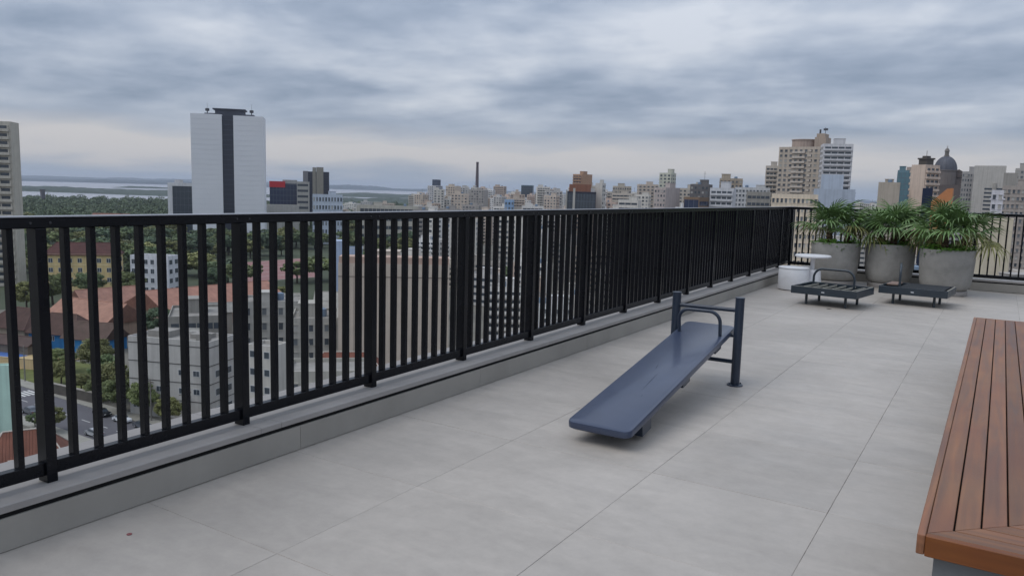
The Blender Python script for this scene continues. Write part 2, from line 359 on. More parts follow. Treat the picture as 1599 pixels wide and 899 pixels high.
# ------------------------------------------------------------------ two small exercise platforms
PLAT = mat('slate_steel_paint', hexc('2c353d'), 0.38, 0.10, 8.0, 0.0, 0.5)
EDGE = mat('worn_steel_edge', hexc('8d8a80'), 0.5, 0.15, 20.0)
RUBBER = mat('rubber_deck', hexc('191d22'), 0.8, 0.15, 30.0, bump=0.2, bscale=120)
WOODP = mat('faded_wood_patch', hexc('7d6a60'), 0.7, 0.15, 12.0)
def platform(label, loc, rz, w, d, kind):
    t = thing('exercise_platform', label, 'exercise bench', loc, rz)
    z1, hh = 0.262, 0.105
    f = MB(); th = 0.022
    f.cbox((0, -d / 2 + th / 2, z1 - hh / 2), (w, th, hh), ch=0.003); f.cbox((0, d / 2 - th / 2, z1 - hh / 2), (w, th, hh), ch=0.003)
    f.cbox((-w / 2 + th / 2, 0, z1 - hh / 2), (th, d - 2 * th - .001, hh), ch=0.003); f.cbox((w / 2 - th / 2, 0, z1 - hh / 2), (th, d - 2 * th - .001, hh), ch=0.003)
    fr = f.obj('frame', PLAT, t)
    e = MB()
    if kind == 0:
        e.box(-w / 2 + .03, w / 2 - .002, -d / 2 + .002, -d / 2 + th, z1, z1 + .002); e.box(w / 2 - th, w / 2 - .003, -d / 2 + th, d / 2 - .03, z1, z1 + .002)
    else:
        e.box(w / 2 - th, w / 2 - .003, -d / 2 + .03, d / 2 - .03, z1, z1 + .002)
    e.obj('worn_edge', EDGE, fr)
    plate = MB(); plate.box(-0.02, 0.02, -d / 2 - 0.003, -d / 2 + .001, z1 - 0.065, z1 - 0.05); plate.obj('badge', plain('badge_metal', 'b9bcc0', 0.3), fr)
    for sx in (-1, 1):
        for sy in (-1, 1):
            l = MB(); x, y = sx * (w / 2 - 0.18), sy * (d / 2 - 0.14)
            l.tube([(x, y, 0), (x, y, z1 - hh + 0.01)], 0.0185, 14); autosmooth(l.obj('leg', PLAT, t))
    b = MB(); b.box(-w / 2 + th + .001, w / 2 - th - .001, -d / 2 + th + .001, d / 2 - th - .001, z1 - 0.09, z1 - 0.082); b.obj('tray', RUBBER, t)
    if kind == 0:
        for k in range(6):
            x = -w / 2 + w * (k + 0.9) / 6.8
            s = MB(); s.cbox((x, 0, z1 - 0.03), (0.016, d - 2 * th - .002, 0.03), ch=0.002); s.obj('slat', EDGE, t)
        ay, ax0, ax1, ah = d / 2 - 0.17, -0.36, 0.22, 0.215
        pts = [(ax0, ay, z1 - 0.05)]
    else:
        pad = MB(); pad.cbox((0.10, 0, z1 - 0.012), (w - 0.32, d - 0.06, 0.03), ch=0.006); pad.obj('pad', RUBBER, t)
        pw = MB(); pw.cbox((-w / 2 + 0.12, 0.10, z1 + 0.004), (0.15, d - 0.40, 0.024), ch=0.004); pw.obj('wood_block', WOODP, t)
        ax0, ax1, ah = -d / 2 + 0.08, d / 2 - 0.06, 0.30
    rr = 0.13; pts = [(ax0, z1 - 0.06), (ax0, z1 + ah - rr)]
    for k in range(1, 8): a = R(180 - 90 * k / 7); pts.append((ax0 + rr + rr * math.cos(a), z1 + ah - rr + rr * math.sin(a)))
    for k in range(0, 8): a = R(90 - 90 * k / 7); pts.append((ax1 - rr + rr * math.cos(a), z1 + ah - rr + rr * math.sin(a)))
    pts.append((ax1, z1 - 0.06))
    h = MB(); h.tube([((u, ay, z) if kind == 0 else (-w / 2 + 0.205 - 0.185 * u, u, z)) for u, z in pts], 0.0165, 14); autosmooth(h.obj('arched_handle', PLAT, t))
    return t
platform('dark steel exercise platform with open slats and arched handle beside the white stool', (-1.965, 11.80, 0), R(-8), 0.90, 0.82, 0)
platform('dark steel exercise platform with solid pad in front of the rightmost planter', (-0.960, 12.80, 0), R(-5), 0.90, 0.78, 1)
# ------------------------------------------------------------------ white stool and pedestal table
WHITE = mat('white_plastic', hexc('d6d6d8'), 0.4, 0.05, 5.0)
st = thing('stool', 'white drum stool standing by the corner of the railing', 'stool', (-2.83, 13.26, 0))
a = MB(); a.lathe([(0.225, 0.0), (0.225, 0.012)], 40); autosmooth(a.obj('base_ring', plain('dark_ring', '1b1c1f', 0.6), st))
a = MB(); a.lathe([(0.232, 0.012), (0.238, 0.03), (0.240, 0.20), (0.238, 0.345), (0.230, 0.358)], 40); autosmooth(a.obj('body', WHITE, st))
a = MB(); a.lathe([(0.243, 0.358), (0.245, 0.366), (0.240, 0.376), (0.20, 0.380)], 40); autosmooth(a.obj('seat_pad', WHITE, st))
tb = thing('side_table', 'small round white pedestal table behind the white drum stool', 'table', (-2.60, 13.55, 0))
a = MB(); a.lathe([(0.27, 0.535), (0.283, 0.545), (0.285, 0.562), (0.275, 0.572), (0.15, 0.574)], 48); autosmooth(a.obj('table_top', WHITE, tb))
a = MB(); a.lathe([(0.036, 0.33), (0.034, 0.45), (0.04, 0.535)], 24); autosmooth(a.obj('stem', WHITE, tb))
a = MB(); a.lathe([(0.155, 0.0), (0.16, 0.02), (0.135, 0.31), (0.12, 0.33), (0.05, 0.335)], 32); autosmooth(a.obj('pedestal', WHITE, tb))
# ------------------------------------------------------------------ concrete planters with fan palms
def pot_material():
    m = mat('weathered_concrete', hexc('8f8d89'), 0.85, 0.24, 3.6, 0.10, 0.3, bump=0.25, bscale=30, coords='World', detail=8); return m
POT = pot_material(); SOIL = plain('soil', '2a211a', 0.95)
LEAF = mat('palm_leaf', hexc('5f7a46'), 0.42, 0.35, 6.0, 0.0, 0.5, obj_rand=0.30)
DRYLEAF = mat('palm_leaf_old', hexc('7c7c4a'), 0.6, 0.3, 6.0, obj_rand=0.25)
TRUNK = mat('palm_trunk_fibre', hexc('4a3a2a'), 0.95, 0.35, 25.0, bump=0.6, bscale=60)
COVER = mat('ground_cover_leaf', hexc('5f8a30'), 0.5, 0.4, 9.0)
def fan_mesh(seed, old=False):
    """one fan leaf: petiole from the origin along +X, rising, blade segments radiating at its end"""
    r = random.Random(seed); b = MB(); Lp = r.uniform(0.34, 0.48)
    path = [(0, 0, 0), (Lp * 0.5, 0, 0.05), (Lp, 0, 0.07)]
    b.tube(path, [0.011, 0.008, 0.006], 5)
    n = 19
    for k in range(n):
        a = R(-112 + 224 * k / (n - 1)) + r.uniform(-0.03, 0.03)
        ln = (0.40 + 0.10 * math.cos(a)) * r.uniform(0.9, 1.08) * (0.9 if abs(a) > 1.5 else 1)
        dx, dy = math.cos(a), math.sin(a); px, py = -dy, dx; w = 0.017
        droop = r.uniform(0.08, 0.24) + (0.12 if old else 0)
        o = Vector((Lp, 0, 0.07)); d = Vector((dx, dy, 0)); p = Vector((px, py, 0))
        q0 = o; q1 = o + d * ln * 0.45 + Vector((0, 0, 0.035)); q2 = o + d * ln * 0.8 + Vector((0, 0, 0.02 - droop * .4)); q3 = o + d * ln + Vector((0, 0, -droop))
        pts = [q0 - p * .004, q0 + p * .004, q1 - p * w, q1 + Vector((0, 0, -0.012)), q1 + p * w, q2 - p * w * .7, q2 + Vector((0, 0, -0.008)), q2 + p * w * .7, q3]
        b.poly(pts, [(0, 3, 2), (0, 1, 3), (1, 4, 3), (2, 3, 6, 5), (3, 4, 7, 6), (5, 6, 8), (6, 7, 8)])
    return b.mesh('frond', DRYLEAF if old else LEAF)
FANS = [fan_mesh(s) for s in range(5)] + [fan_mesh(11, True)]
def palm(label, loc, seed, hts):
    t = thing('fan_palm', label, 'palm', loc); r = random.Random(seed)
    for (ox, oy, ht, nf) in hts:
        tr = MB(); prof = []
        zz = [0, .05, .10, .16, .22, .3, .4, .5, .6]
        for i in range(10):
            z = ht * i / 9; prof.append(((0.060 + (0.012 if i % 2 else -0.004)) * (1 - 0.25 * i / 9), z))
        tr.lathe(prof, 12, (ox, oy, 0)); tr.obj('trunk', TRUNK, t)
        for k in range(nf):
            f = link('frond', FANS[5] if (k < 2) else FANS[r.randrange(5)], t)
            az = 2.399963 * k + r.uniform(-0.2, 0.2); u = k / (nf - 1)
            tilt = R(-4 + 70 * u + r.uniform(-8, 8))
            s = r.uniform(0.80, 1.0) * (0.80 + 0.16 * (1 - u))
            f.matrix_local = Matrix.Translation((ox, oy, ht * (0.80 + 0.2 * u))) @ Matrix.Rotation(az, 4, 'Z') @ Matrix.Rotation(-tilt, 4, 'Y') @ Matrix.Rotation(r.uniform(-.5, .5), 4, 'X') @ Matrix.Scale(s, 4)
    return t
def cover(label, loc, rad, seed, hang):
    r = random.Random(seed); b = MB()
    for k in range(1500):
        a = r.uniform(0, 2 * math.pi); q = rad * math.sqrt(r.random()) * 1.06; x, y = q * math.cos(a), q * math.sin(a)
        z = r.uniform(0.0, 0.075) * (1.2 if math.sin(3 * a + seed) > 0 else 0.5)
        if q > rad * .93 and r.random() < hang: z -= r.uniform(0, 0.14) * max(0, math.sin(2.3 * a + seed * 1.7)); x *= 1.07; y *= 1.07
        s = r.uniform(0.012, 0.026); az = r.uniform(0, 6.28); ti = r.uniform(-.9, .9)
        M = Matrix.Translation((x, y, z)) @ Matrix.Rotation(az, 4, 'Z') @ Matrix.Rotation(ti, 4, 'X')
        b.poly([M @ Vector(v) for v in ((-s, 0, 0), (0, -s * .7, 0.004), (s * 1.2, 0, 0), (0, s * .7, 0.004))], [(0, 1, 2, 3)])
    o = b.obj('ground_cover', COVER); o.location = loc; tag(o, label, 'ground cover', None, 'stuff'); return o
POTS = [((-2.455, 14.72), 0.405, 0.745, 'left', 'in the corner by the side table', 1),
        ((-1.600, 14.98), 0.400, 0.755, 'middle', 'between the other two planters', 2),
        ((-0.700, 14.52), 0.408, 0.742, 'right', 'nearest the camera with stains', 3)]
for (px, py), rad, top, nm, lab, sd in POTS:
    t = thing('planter', {'left': 'round grey concrete planter behind the white pedestal table', 'middle': 'middle one of the three round concrete planters',
                          'right': 'rightmost round concrete planter, rim overgrown with bright green'}[nm], 'planter', (px, py, 0), 0, 'round concrete planters')
    a = MB(); a.lathe([(rad * .80, 0.0), (rad * .82, 0.015), (rad * .82, 0.07), (rad * .80, 0.078), (0.05, 0.08)], 40); autosmooth(a.obj('plinth', CAPM, t))
    a = MB(); a.lathe([(rad * .70, 0.08), (rad * .80, 0.095), (rad * .88, 0.14), (rad * .935, 0.23), (rad * .97, 0.38), (rad * .995, 0.56), (rad, top - .01), (rad - .008, top), (rad - .045, top), (rad - .052, top - .008), (rad - .055, top - .10)], 56, cap=False)
    autosmooth(a.obj('shell', POT, t))
    a = MB(); a.lathe([(rad - .056, top - .09), (rad - .12, top - .06), (0.02, top - .05)], 32); a.obj('soil', SOIL, t)
PL = ['leftmost fan palm, growing in the planter behind the white table', 'fan palm growing in the middle concrete planter', 'rightmost fan palm with fronds reaching over the railing']
for k, ((px, py), rad, top, nm, lab, sd) in enumerate(POTS):
    palm(PL[k], (px, py, top - .07), sd, ([(-0.12, 0.0, 0.30, 14), (0.17, 0.05, 0.18, 9)], [(-0.15, 0.05, 0.20, 9), (0.05, -0.08, 0.30, 13), (0.18, 0.1, 0.24, 7)], [(-0.05, 0.0, 0.34, 15), (0.20, 0.02, 0.22, 10), (-0.2, 0.1, 0.16, 6)])[k])
    cover(['sparse green ground cover in the left planter', 'sparse green ground cover in the middle planter', 'thick bright green ground cover spilling over the right planter rim'][k], (px, py, top - .035 + (0.02 if k == 2 else 0)), rad - .03, sd, (0.5, 0.5, 0.9)[k])
# ------------------------------------------------------------------ wooden seat round the bed on the right
def wood_material(name, hx, along):
    m = bpy.data.materials.new(name); m.use_nodes = True; nt = m.node_tree; N = nt.nodes.new; L = nt.links.new; b = nt.nodes['Principled BSDF']
    tc = N('ShaderNodeTexCoord'); oi = N('ShaderNodeObjectInfo'); mp = N('ShaderNodeMapping')
    mp.inputs['Scale'].default_value = (26, 1.3, 26) if along == 'Y' else (1.3, 26, 26)
    sc = N('ShaderNodeVectorMath'); sc.operation = 'SCALE'; sc.inputs[0].default_value = (9, 13, 21); L(oi.outputs['Random'], sc.inputs['Scale'])
    ad = N('ShaderNodeVectorMath'); L(tc.outputs['Object'], ad.inputs[0]); L(sc.outputs[0], ad.inputs[1]); L(ad.outputs[0], mp.inputs[0])
    n = N('ShaderNodeTexNoise'); n.inputs['Scale'].default_value = 1.0; n.inputs['Detail'].default_value = 7; n.inputs['Distortion'].default_value = 0.8; L(mp.outputs[0], n.inputs['Vector'])
    n2 = N('ShaderNodeTexNoise'); n2.inputs['Scale'].default_value = 2.2; n2.inputs['Detail'].default_value = 3; L(ad.outputs[0], n2.inputs['Vector'])
    def mr(a, i0, i1, o0, o1):
        q = N('ShaderNodeMapRange'); L(a, q.inputs[0]); q.inputs[1].default_value = i0; q.inputs[2].default_value = i1; q.inputs[3].default_value = o0; q.inputs[4].default_value = o1; return q.outputs[0]
    def mul(a, c):
        q = N('ShaderNodeMath'); q.operation = 'MULTIPLY'; L(a, q.inputs[0]); L(c, q.inputs[1]); return q.outputs[0]
    v = mul(mul(mr(n.outputs[0], .3, .7, .68, 1.25), mr(n2.outputs[0], .3, .7, .88, 1.1)), mr(oi.outputs['Random'], 0, 1, .78, 1.20))
    hs = N('ShaderNodeHueSaturation'); hs.inputs['Color'].default_value = (*hexc(hx), 1); L(v, hs.inputs['Value'])
    L(mr(n2.outputs[0], .3, .7, 0.494, 0.506), hs.inputs['Hue']); L(hs.outputs[0], b.inputs['Base Color'])
    L(mr(n.outputs[0], .3, .7, .40, .55), b.inputs['Roughness']); b.inputs['Specular IOR Level'].default_value = 0.4
    bp = N('ShaderNodeBump'); bp.inputs['Strength'].default_value = 0.2; bp.inputs['Distance'].default_value = 0.003; L(n.outputs[0], bp.inputs['Height']); L(bp.outputs[0], b.inputs['Normal'])
    return m
WY = wood_material('seat_wood_lengthwise', '7c543b', 'Y'); WX = wood_material('seat_wood_crosswise', '7c543b', 'X'); WF = wood_material('seat_fascia_oiled', '7a451c', 'X')
def wooden_seat():
    t = thing('wooden_seat', 'low brown timber bench seat wrapped round the planting bed on the right', 'bench')
    x0, y0, y1, zt, th = -0.138, 2.690, 8.310, 0.450, 0.022
    FT, BW, GP = 0.024, 0.0690, 0.0055
    X1 = 2.6                                  # right-hand end, outside the picture
    f = MB(); f.cbox((x0 + FT / 2, (y0 + y1) / 2, zt - 0.033), (FT, y1 - y0, 0.066), ch=0.0025); f.obj('side_fascia', WY, t)
    f = MB(); f.cbox(((x0 + FT + X1) / 2 + .0006, y0 + FT / 2 - 0.002, zt - 0.034), (X1 - x0 - FT, FT + 0.004, 0.068), ch=0.0025); f.obj('front_fascia', WF, t)
    f = MB(); f.cbox(((x0 + FT + X1) / 2 + .0006, y1 - FT / 2, zt - 0.033), (X1 - x0 - FT, FT, 0.066), ch=0.0025); f.obj('far_fascia', WX, t)
    nb = 6; a0 = FT + 0.002
    for k in range(nb):
        a = a0 + k * (BW + GP); b = a + BW
        # lengthwise board, mitred at the near end
        ya, yb = y0 + a, y0 + b; zz = zt - 0.001
        def slab(pts, m, nm):
            q = MB(); c = 0.0018; n = len(pts); cx = sum(p[0] for p in pts) / n; cy = sum(p[1] for p in pts) / n
            def ins(p, d): 
                v = Vector((p[0] - cx, p[1] - cy)); return (p[0] - d * (1 if v.x > 0 else -1), p[1] - d * (1 if v.y > 0 else -1))
            q.rings([[(*p, zz - th) for p in pts], [(*p, zz - c) for p in pts], [(*ins(p, c), zz) for p in pts]]); q.obj(nm, m, t)
        slab([(x0 + a, ya + 0.0008), (x0 + b, yb + 0.0008), (x0 + b, y1 - FT - 0.003), (x0 + a, y1 - FT - 0.003)], WY, 'seat_board')
        slab([(x0 + a + 0.0016, ya), (X1, ya), (X1, yb), (x0 + b + 0.0016, yb)], WX, 'seat_board')
    W = a0 + nb * (BW + GP)
    u = MB(); u.box(x0 + FT + .001, x0 + W, y0 + FT + .001, y1 - FT - .001, zt - 0.060, zt - 0.026); u.box(x0 + W, X1, y0 + FT + .001, y0 + W, zt - 0.060, zt - 0.026)
    u.obj('under_frame', plain('dark_batten', '120c08', 0.9), t)
    p = MB(); p.box(x0 + 0.050, X1 - .05, y0 + 0.05, y1 - 0.05, 0.0, zt - 0.0605); p.obj('plinth', mat('plinth_concrete', hexc('6f7274'), 0.8, 0.08, 3.0, 0.08, 0.35), t)
    bx = x0 + W
    b = MB(); b.box(bx, bx + .03, y0 + W, y1 - FT - .001, zt - .06, zt + .012); b.box(bx + .03, X1, y0 + W, y0 + W + .03, zt - .06, zt + .012); b.obj('bed_edging', plinth_m(), t)
    s = MB(); s.box(bx + .031, X1 - .06, y0 + W + .031, y1 - FT - .002, zt - .06, zt - .02); s.obj('soil', SOIL, t)
    return bx, y0 + W, X1, y1
def plinth_m(): return MATS['plinth_concrete']
bx, by, bX, bY = wooden_seat()
GRASSL = mat('bed_grass_blade', hexc('6f6a2e'), 0.55, 0.4, 8.0, obj_rand=0.2)
def bed_plant(label, loc, seed, n=260, h=0.34, spread=0.30):
    r = random.Random(seed); t = thing('ornamental_grass', label, 'plant', loc, 0, 'plants in the bed inside the wooden seat'); b = MB()
    for k in range(n):
        az = r.uniform(0, 6.283); l = h * r.uniform(.6, 1.2); out = spread * r.uniform(.2, 1.1); o = Vector((r.uniform(-.05, .05), r.uniform(-.05, .05), 0)); d = Vector((math.cos(az), math.sin(az), 0)); p = Vector((-d.y, d.x, 0)) * r.uniform(.003, .006)
        q = [o, o + d * out * .35 + Vector((0, 0, l * .7)), o + d * out * .75 + Vector((0, 0, l * .92)), o + d * out * 1.15 + Vector((0, 0, l * .72))]
        b.poly([q[0] - p, q[0] + p, q[1] - p, q[1] + p, q[2] - p * .8, q[2] + p * .8, q[3]], [(0, 1, 3, 2), (2, 3, 5, 4), (4, 5, 6)])
    b.obj('blades', GRASSL, t)
for k, y in enumerate((7.35, 6.2, 5.0, 3.9)):
    bed_plant(['olive grass clump leaning over the far end of the timber seat', 'olive grass clump in the bed behind the first clump', 'olive grass clump in the middle of the bed', 'olive grass clump nearest the front of the bed'][k], (bx + 0.24 + .12 * k, y, 0.43), 40 + k, spread=0.26)
dot = MB(); dot.lathe([(0.0105, 0.0005), (0.0112, 0.0015), (0.0105, 0.003), (0.0085, 0.0036), (0.004, 0.0038)], 18); o = dot.obj('bottle_cap', mat('red_cap', hexc('7d4446'), 0.4, 0.3, 200.0)); o.location = (-3.023, 1.801, 0.0005)
tag(o, 'tiny red disc lying on the tiles close to the low wall', 'bottle cap')
def dead_leaf(label, loc, rz, s=0.03):
    b = MB(); pts = []
    for i in range(5):
        u = i / 4; w = math.sin(math.pi * min(1, u * .95 + .03)) * .4; c = 0.35 * (u - .5) ** 2
        pts += [((u - .5) * 2 * s, -w * s, c * s + .004 + .006 * w), ((u - .5) * 2 * s, 0, c * s + .002), ((u - .5) * 2 * s, w * s, c * s + .004 + .008 * w)]
    f = []
    for i in range(4):
        for j in range(2): k = i * 3 + j; f.append((k, k + 1, k + 4, k + 3))
    b.poly(pts, f); o = b.obj('dead_leaf', plain('dead_leaf_brown', '3b2c22', 0.8)); o.location = loc; o.rotation_euler = (0, 0, rz); return tag(o, label, 'leaf')
dead_leaf('dry brown leaf on the tiles in front of the slatted platform', (-1.90, 11.25, 0.0), 0.4, 0.035)
dead_leaf('dry dark leaf on the tiles below the rightmost planter', (-0.42, 14.35, 0.0), 1.4, 0.04)
# ------------------------------------------------------------------ ground, river, far land
def sheet(name, pts, z, m, label, kind='structure', thick=0.0):
    b = MB(); b.poly([(x, y, z) for x, y in pts], [tuple(range(len(pts)))]); o = b.obj(name, m); return tag(o, label, None, None, kind)
def polar(b, d): return (math.sin(R(b)) * d, math.cos(R(b)) * d)
GROUND = mat('city_ground', hexc('6a675f'), 0.95, 0.35, 0.02, coords='World')
sheet('ground', [(-30000, -30000), (30000, -30000), (30000, 30000), (-30000, 30000)], G, GROUND, 'flat city ground reaching the horizon')
WATER = mat('river_water', hexc('8d8c92'), 0.25, 0.05, 0.004, coords='World', spec=0.6)
def sector(b0, b1, d0, d1, n=24, f0=None, f1=None):
    A = []; B = []
    for i in range(n + 1):
        u = i / n; b = b0 + (b1 - b0) * u
        A.append(polar(b, d0 + (f0(u) if f0 else 0))); B.append(polar(b, d1 + (f1(u) if f1 else 0)))
    return A + B[::-1]
sheet('river', sector(-80, -18, 1850, 14000, 40, lambda u: 260 * math.sin(9 * u) + 900 * max(0, u - .35)), G + 0.4, WATER, 'wide pale river beyond the trees', 'structure')
WOODFAR = mat('far_woodland', hexc('333f36'), 0.95, 0.35, 0.02, coords='World')
FARLAND = mat('far_shore_land', hexc('36424a'), 0.95, 0.25, 0.004, coords='World')
def ridge(name, label, b0, b1, d, width, h0, h1, seed, m, n=160, gap=None):
    r = random.Random(seed); ph = [(r.uniform(3, 9), r.uniform(0, 6.28)), (r.uniform(12, 25), r.uniform(0, 6.28)), (r.uniform(40, 70), r.uniform(0, 6.28)), (r.uniform(90, 140), r.uniform(0, 6.28))]
    rows = []
    for k, (dd, hf) in enumerate(((-.5, 0), (-.42, .55), (-.25, .85), (0, 1), (.5, 0))):
        row = []
        for i in range(n + 1):
            u = i / n; s = sum(math.sin(f * u + p) * w for (f, p), w in zip(ph, (.5, .28, .14, .08))) * .5 + .5
            ends = min(1, 9 * u, 9 * (1 - u))
            x, y = polar(b0 + (b1 - b0) * u, d + dd * width * (0.55 + 0.45 * math.sin(5 * u + seed)))
            row.append((x, y, G + 0.2 + hf * ends * (h0 + (h1 - h0) * s * r.uniform(.9, 1.1))))
        rows.append(row)
    b = MB(); b.rings(rows, cap=False, closed=False); o = b.obj(name, m); return tag(o, label, None, None, 'structure')
ridge('river_island', 'dark wooded island strip across the river', -72, -49.5, 3300, 1300, 9, 19, 4, WOODFAR, 260)
ridge('river_island', 'small low wooded spit further out in the river', -59.5, -50, 5300, 500, 7, 14, 9, WOODFAR, 120)
ridge('near_bank', 'dark wooded river bank behind the office blocks', -47.6, -36, 2450, 1100, 9, 18, 61, WOODFAR, 160)
ridge('far_shore', 'low wooded far shore of the river', -47.2, -14, 4200, 1500, 10, 22, 14, WOODFAR, 260)
ridge('hills', 'low blue hills along the horizon on the left', -80, -38, 11500, 2600, 22, 66, 21, FARLAND, 260)
ridge('hills', 'faint blue hills along the horizon behind the chimney', -50, 0, 12800, 3000, 22, 58, 33, FARLAND, 260)
ridge('hills', 'faint farthest range of hills on the left horizon', -80, -40, 16500, 3000, 40, 105, 55, FARLAND, 200)
# ------------------------------------------------------------------ buildings
GLASS = mat('window_glass', hexc('40474f'), 0.15, 0.3, 0.9, coords='World', spec=0.6)
MIDG = mat('window_net_curtain', hexc('62676b'), 0.4, 0.2, 0.9, coords='World')
BLIND = mat('window_blind', hexc('a3a19c'), 0.7, 0.2, 0.9, coords='World')
BGLASS = mat('blue_curtain_glass', hexc('26304a'), 0.18, 0.2, 0.3, coords='World', spec=0.6)
TGLASS = mat('teal_curtain_glass', hexc('567680'), 0.18, 0.15, 0.3, coords='World', spec=0.6)
FRAME = plain('window_frame', 'b9bcbf', 0.5)
ROOFGREY = mat('flat_roof', hexc('86837e'), 0.9, 0.25, 0.4, coords='World')
def facade_items(w, h, floors, bays, style, r):
    """window rectangles (u0,u1,v0,v1) on a face w wide and h high"""
    out = []
    fh = h / floors
    for f in range(floors):
        v = f * fh
        if style in ('bands', 'balcony'):
            out.append((0.05 * w, 0.95 * w, v + fh * .40, v + fh * .80))
        else:
            bw = w / bays
            for b in range(bays):
                out.append((b * bw + bw * .24, b * bw + bw * .76, v + fh * .34, v + fh * .82))
    return out
def put(mb, face, w, d, h, z0, u0, u1, v0, v1, a, b, mi=0):
    """box on a face: a..b measured outwards from the wall plane"""
    if face == 'F': mb.box(-w / 2 + u0, -w / 2 + u1, -d / 2 - b, -d / 2 - a, z0 + v0, z0 + v1, mi)
    elif face == 'R': mb.box(w / 2 + a, w / 2 + b, -d / 2 + u0, -d / 2 + u1, z0 + v0, z0 + v1, mi)
    elif face == 'L': mb.box(-w / 2 - b, -w / 2 - a, d / 2 - u1, d / 2 - u0, z0 + v0, z0 + v1, mi)
def building(name, label, x, y, w, d, rot, ztop, hx, F='grid', S='grid', floors=None, bays=None, cat='building', group=None, roofbox=1, sep=False, seed=0, wm=None, par=0.7, gl=None):
    r = random.Random(seed + int(abs(x) * 7 + abs(y) * 3)); h = ztop - G
    t = thing(name, label, cat, (x, y, G), R(rot), group)
    wmat = wm or wall_mat(hx); floors = floors or max(2, int(round(h / 3.0))); gl = gl or GLASS
    b = MB(); b.box(-w / 2, w / 2, -d / 2, d / 2, 0, h - par); pt = 0.25
    b.box(-w / 2, w / 2, -d / 2, -d / 2 + pt, h - par, h); b.box(-w / 2, w / 2, d / 2 - pt, d / 2, h - par, h)
    b.box(-w / 2, -w / 2 + pt, -d / 2 + pt, d / 2 - pt, h - par, h); b.box(w / 2 - pt, w / 2, -d / 2 + pt, d / 2 - pt, h - par, h)
    b.obj('walls', wmat, t)
    rf = MB(); rf.box(-w / 2 + pt + .02, w / 2 - pt - .02, -d / 2 + pt + .02, d / 2 - pt - .02, h - par, h - par + .05); ro = rf.obj('roof', ROOFGREY, t)
    if roofbox:
        q = MB(); bw, bd, bh = min(w * .4, 6), min(d * .4, 6), r.uniform(2.2, 4.0); ox, oy = r.uniform(-.25, .25) * w, r.uniform(-.1, .25) * d
        q.box(ox - bw / 2, ox + bw / 2, oy - bd / 2, oy + bd / 2, h - par + .04, h - par + bh); q.box(ox - bw / 2 - .2, ox + bw / 2 + .2, oy - bd / 2 - .2, oy + bd / 2 + .2, h - par + bh + .002, h - par + bh + .25); q.obj('roof_house', wmat, ro)
        if roofbox > 1:
            q = MB(); q.lathe([(1.1, h - par + .04), (1.15, h + .3), (1.1, h + 1.3), (.3, h + 1.6)], 14, (-ox * .8 + .1, -oy, 0)); q.obj('water_tank', plain('tank_blue', '6d7f93', 0.5), ro)
        if roofbox > 2:
            q = MB(); q.tube([(ox, oy, h - par + bh), (ox, oy, h + bh + 5)], .09, 6); q.tube([(ox - .8, oy, h + bh + 3.4), (ox + .8, oy, h + bh + 3.4)], .05, 5); q.obj('antenna', plain('antenna_dark', '3b3d42', 0.6), ro)
    win = MB(); trim = MB(); any_trim = False; h2 = h - par - .4
    for face, style, fw in (('F', F, w), ('R', S, d), ('L', S, d)):
        if style == 'blank' or style is None: continue
        nb = bays if (bays and face == 'F') else max(1, int(round(fw / 3.4)))
        if style == 'curtain':
            put(win, face, w, d, h, 0, .3, fw - .3, h * .04, h2 - .3, .002, .06)
            for k in range(1, floors): put(trim, face, w, d, h, 0, .3, fw - .3, h2 * k / floors - .12, h2 * k / floors + .12, .061, .10)
            for k in range(1, nb): put(trim, face, w, d, h, 0, fw * k / nb - .08, fw * k / nb + .08, h * .04, h2 - .3, .0612, .14)
            any_trim = True; continue
        for (u0, u1, v0, v1) in facade_items(fw, h2, floors, nb, style, r):
            if sep:
                fr = MB(); put(fr, face, w, d, h, 0, u0 - .1, u1 + .1, v0 - .1, v1 + .1, .002, .05); wo = fr.obj('window', FRAME, t)
                um = (u0 + u1) / 2; pn = MB(); put(pn, face, w, d, h, 0, u0, um - .04, v0, v1, .051, .06); put(pn, face, w, d, h, 0, um + .04, u1, v0, v1, .051, .06); pn.obj('pane', gl, wo)
                sl = MB(); put(sl, face, w, d, h, 0, u0 - .2, u1 + .2, v0 - .24, v0 - .1, .003, .18); sl.obj('sill', wmat, wo)
            else:
                put(win, face, w, d, h, 0, u0, u1, v0, v1, .002, .05, (r.choice((0, 0, 1, 1, 2)) if style == 'grid' else 0))
                if style == 'balcony':
                    put(trim, face, w, d, h, 0, u0 - .02 * fw, u1 + .02 * fw, v0 - .36 * (h2 / floors), v0 + .02, .06, 1.1); any_trim = True
                    for k in range(nb + 1): put(trim, face, w, d, h, 0, u0 + (u1 - u0) * k / nb - .2, u0 + (u1 - u0) * k / nb + .2, v0 + .021, v1 + .3, .06, .5)
                elif style == 'bands':
                    for k in range(1, nb): put(trim, face, w, d, h, 0, u0 + (u1 - u0) * k / nb - .12, u0 + (u1 - u0) * k / nb + .12, v0 + .001, v1 - .001, .051, .12); any_trim = True
                else:
                    put(trim, face, w, d, h, 0, u0 - .15, u1 + .15, v0 - .14, v0 - .001, .003, .2); any_trim = True
                    put(trim, face, w, d, h, 0, u0 - .12, u1 + .12, v1 + .001, v1 + .16, .003, .28)
                    if r.random() < .10: put(trim, face, w, d, h, 0, u1 + .2, u1 + 1.0, v0 - .1, v0 + .5, .003, .45)
    if win.f: tag(win.obj('windows', [gl, MIDG, BLIND], t), kind='stuff')
    if any_trim: tag(trim.obj('balconies' if F == 'balcony' else 'window_trim', wmat if F != 'curtain' else plain('mullion', '525b68', 0.5), t), kind='stuff')
    return t
def annex(t, nm, x0, x1, y0, y1, z0, z1, m):
    b = MB(); b.box(x0, x1, y0, y1, z0, z1); return b.obj(nm, m, t)
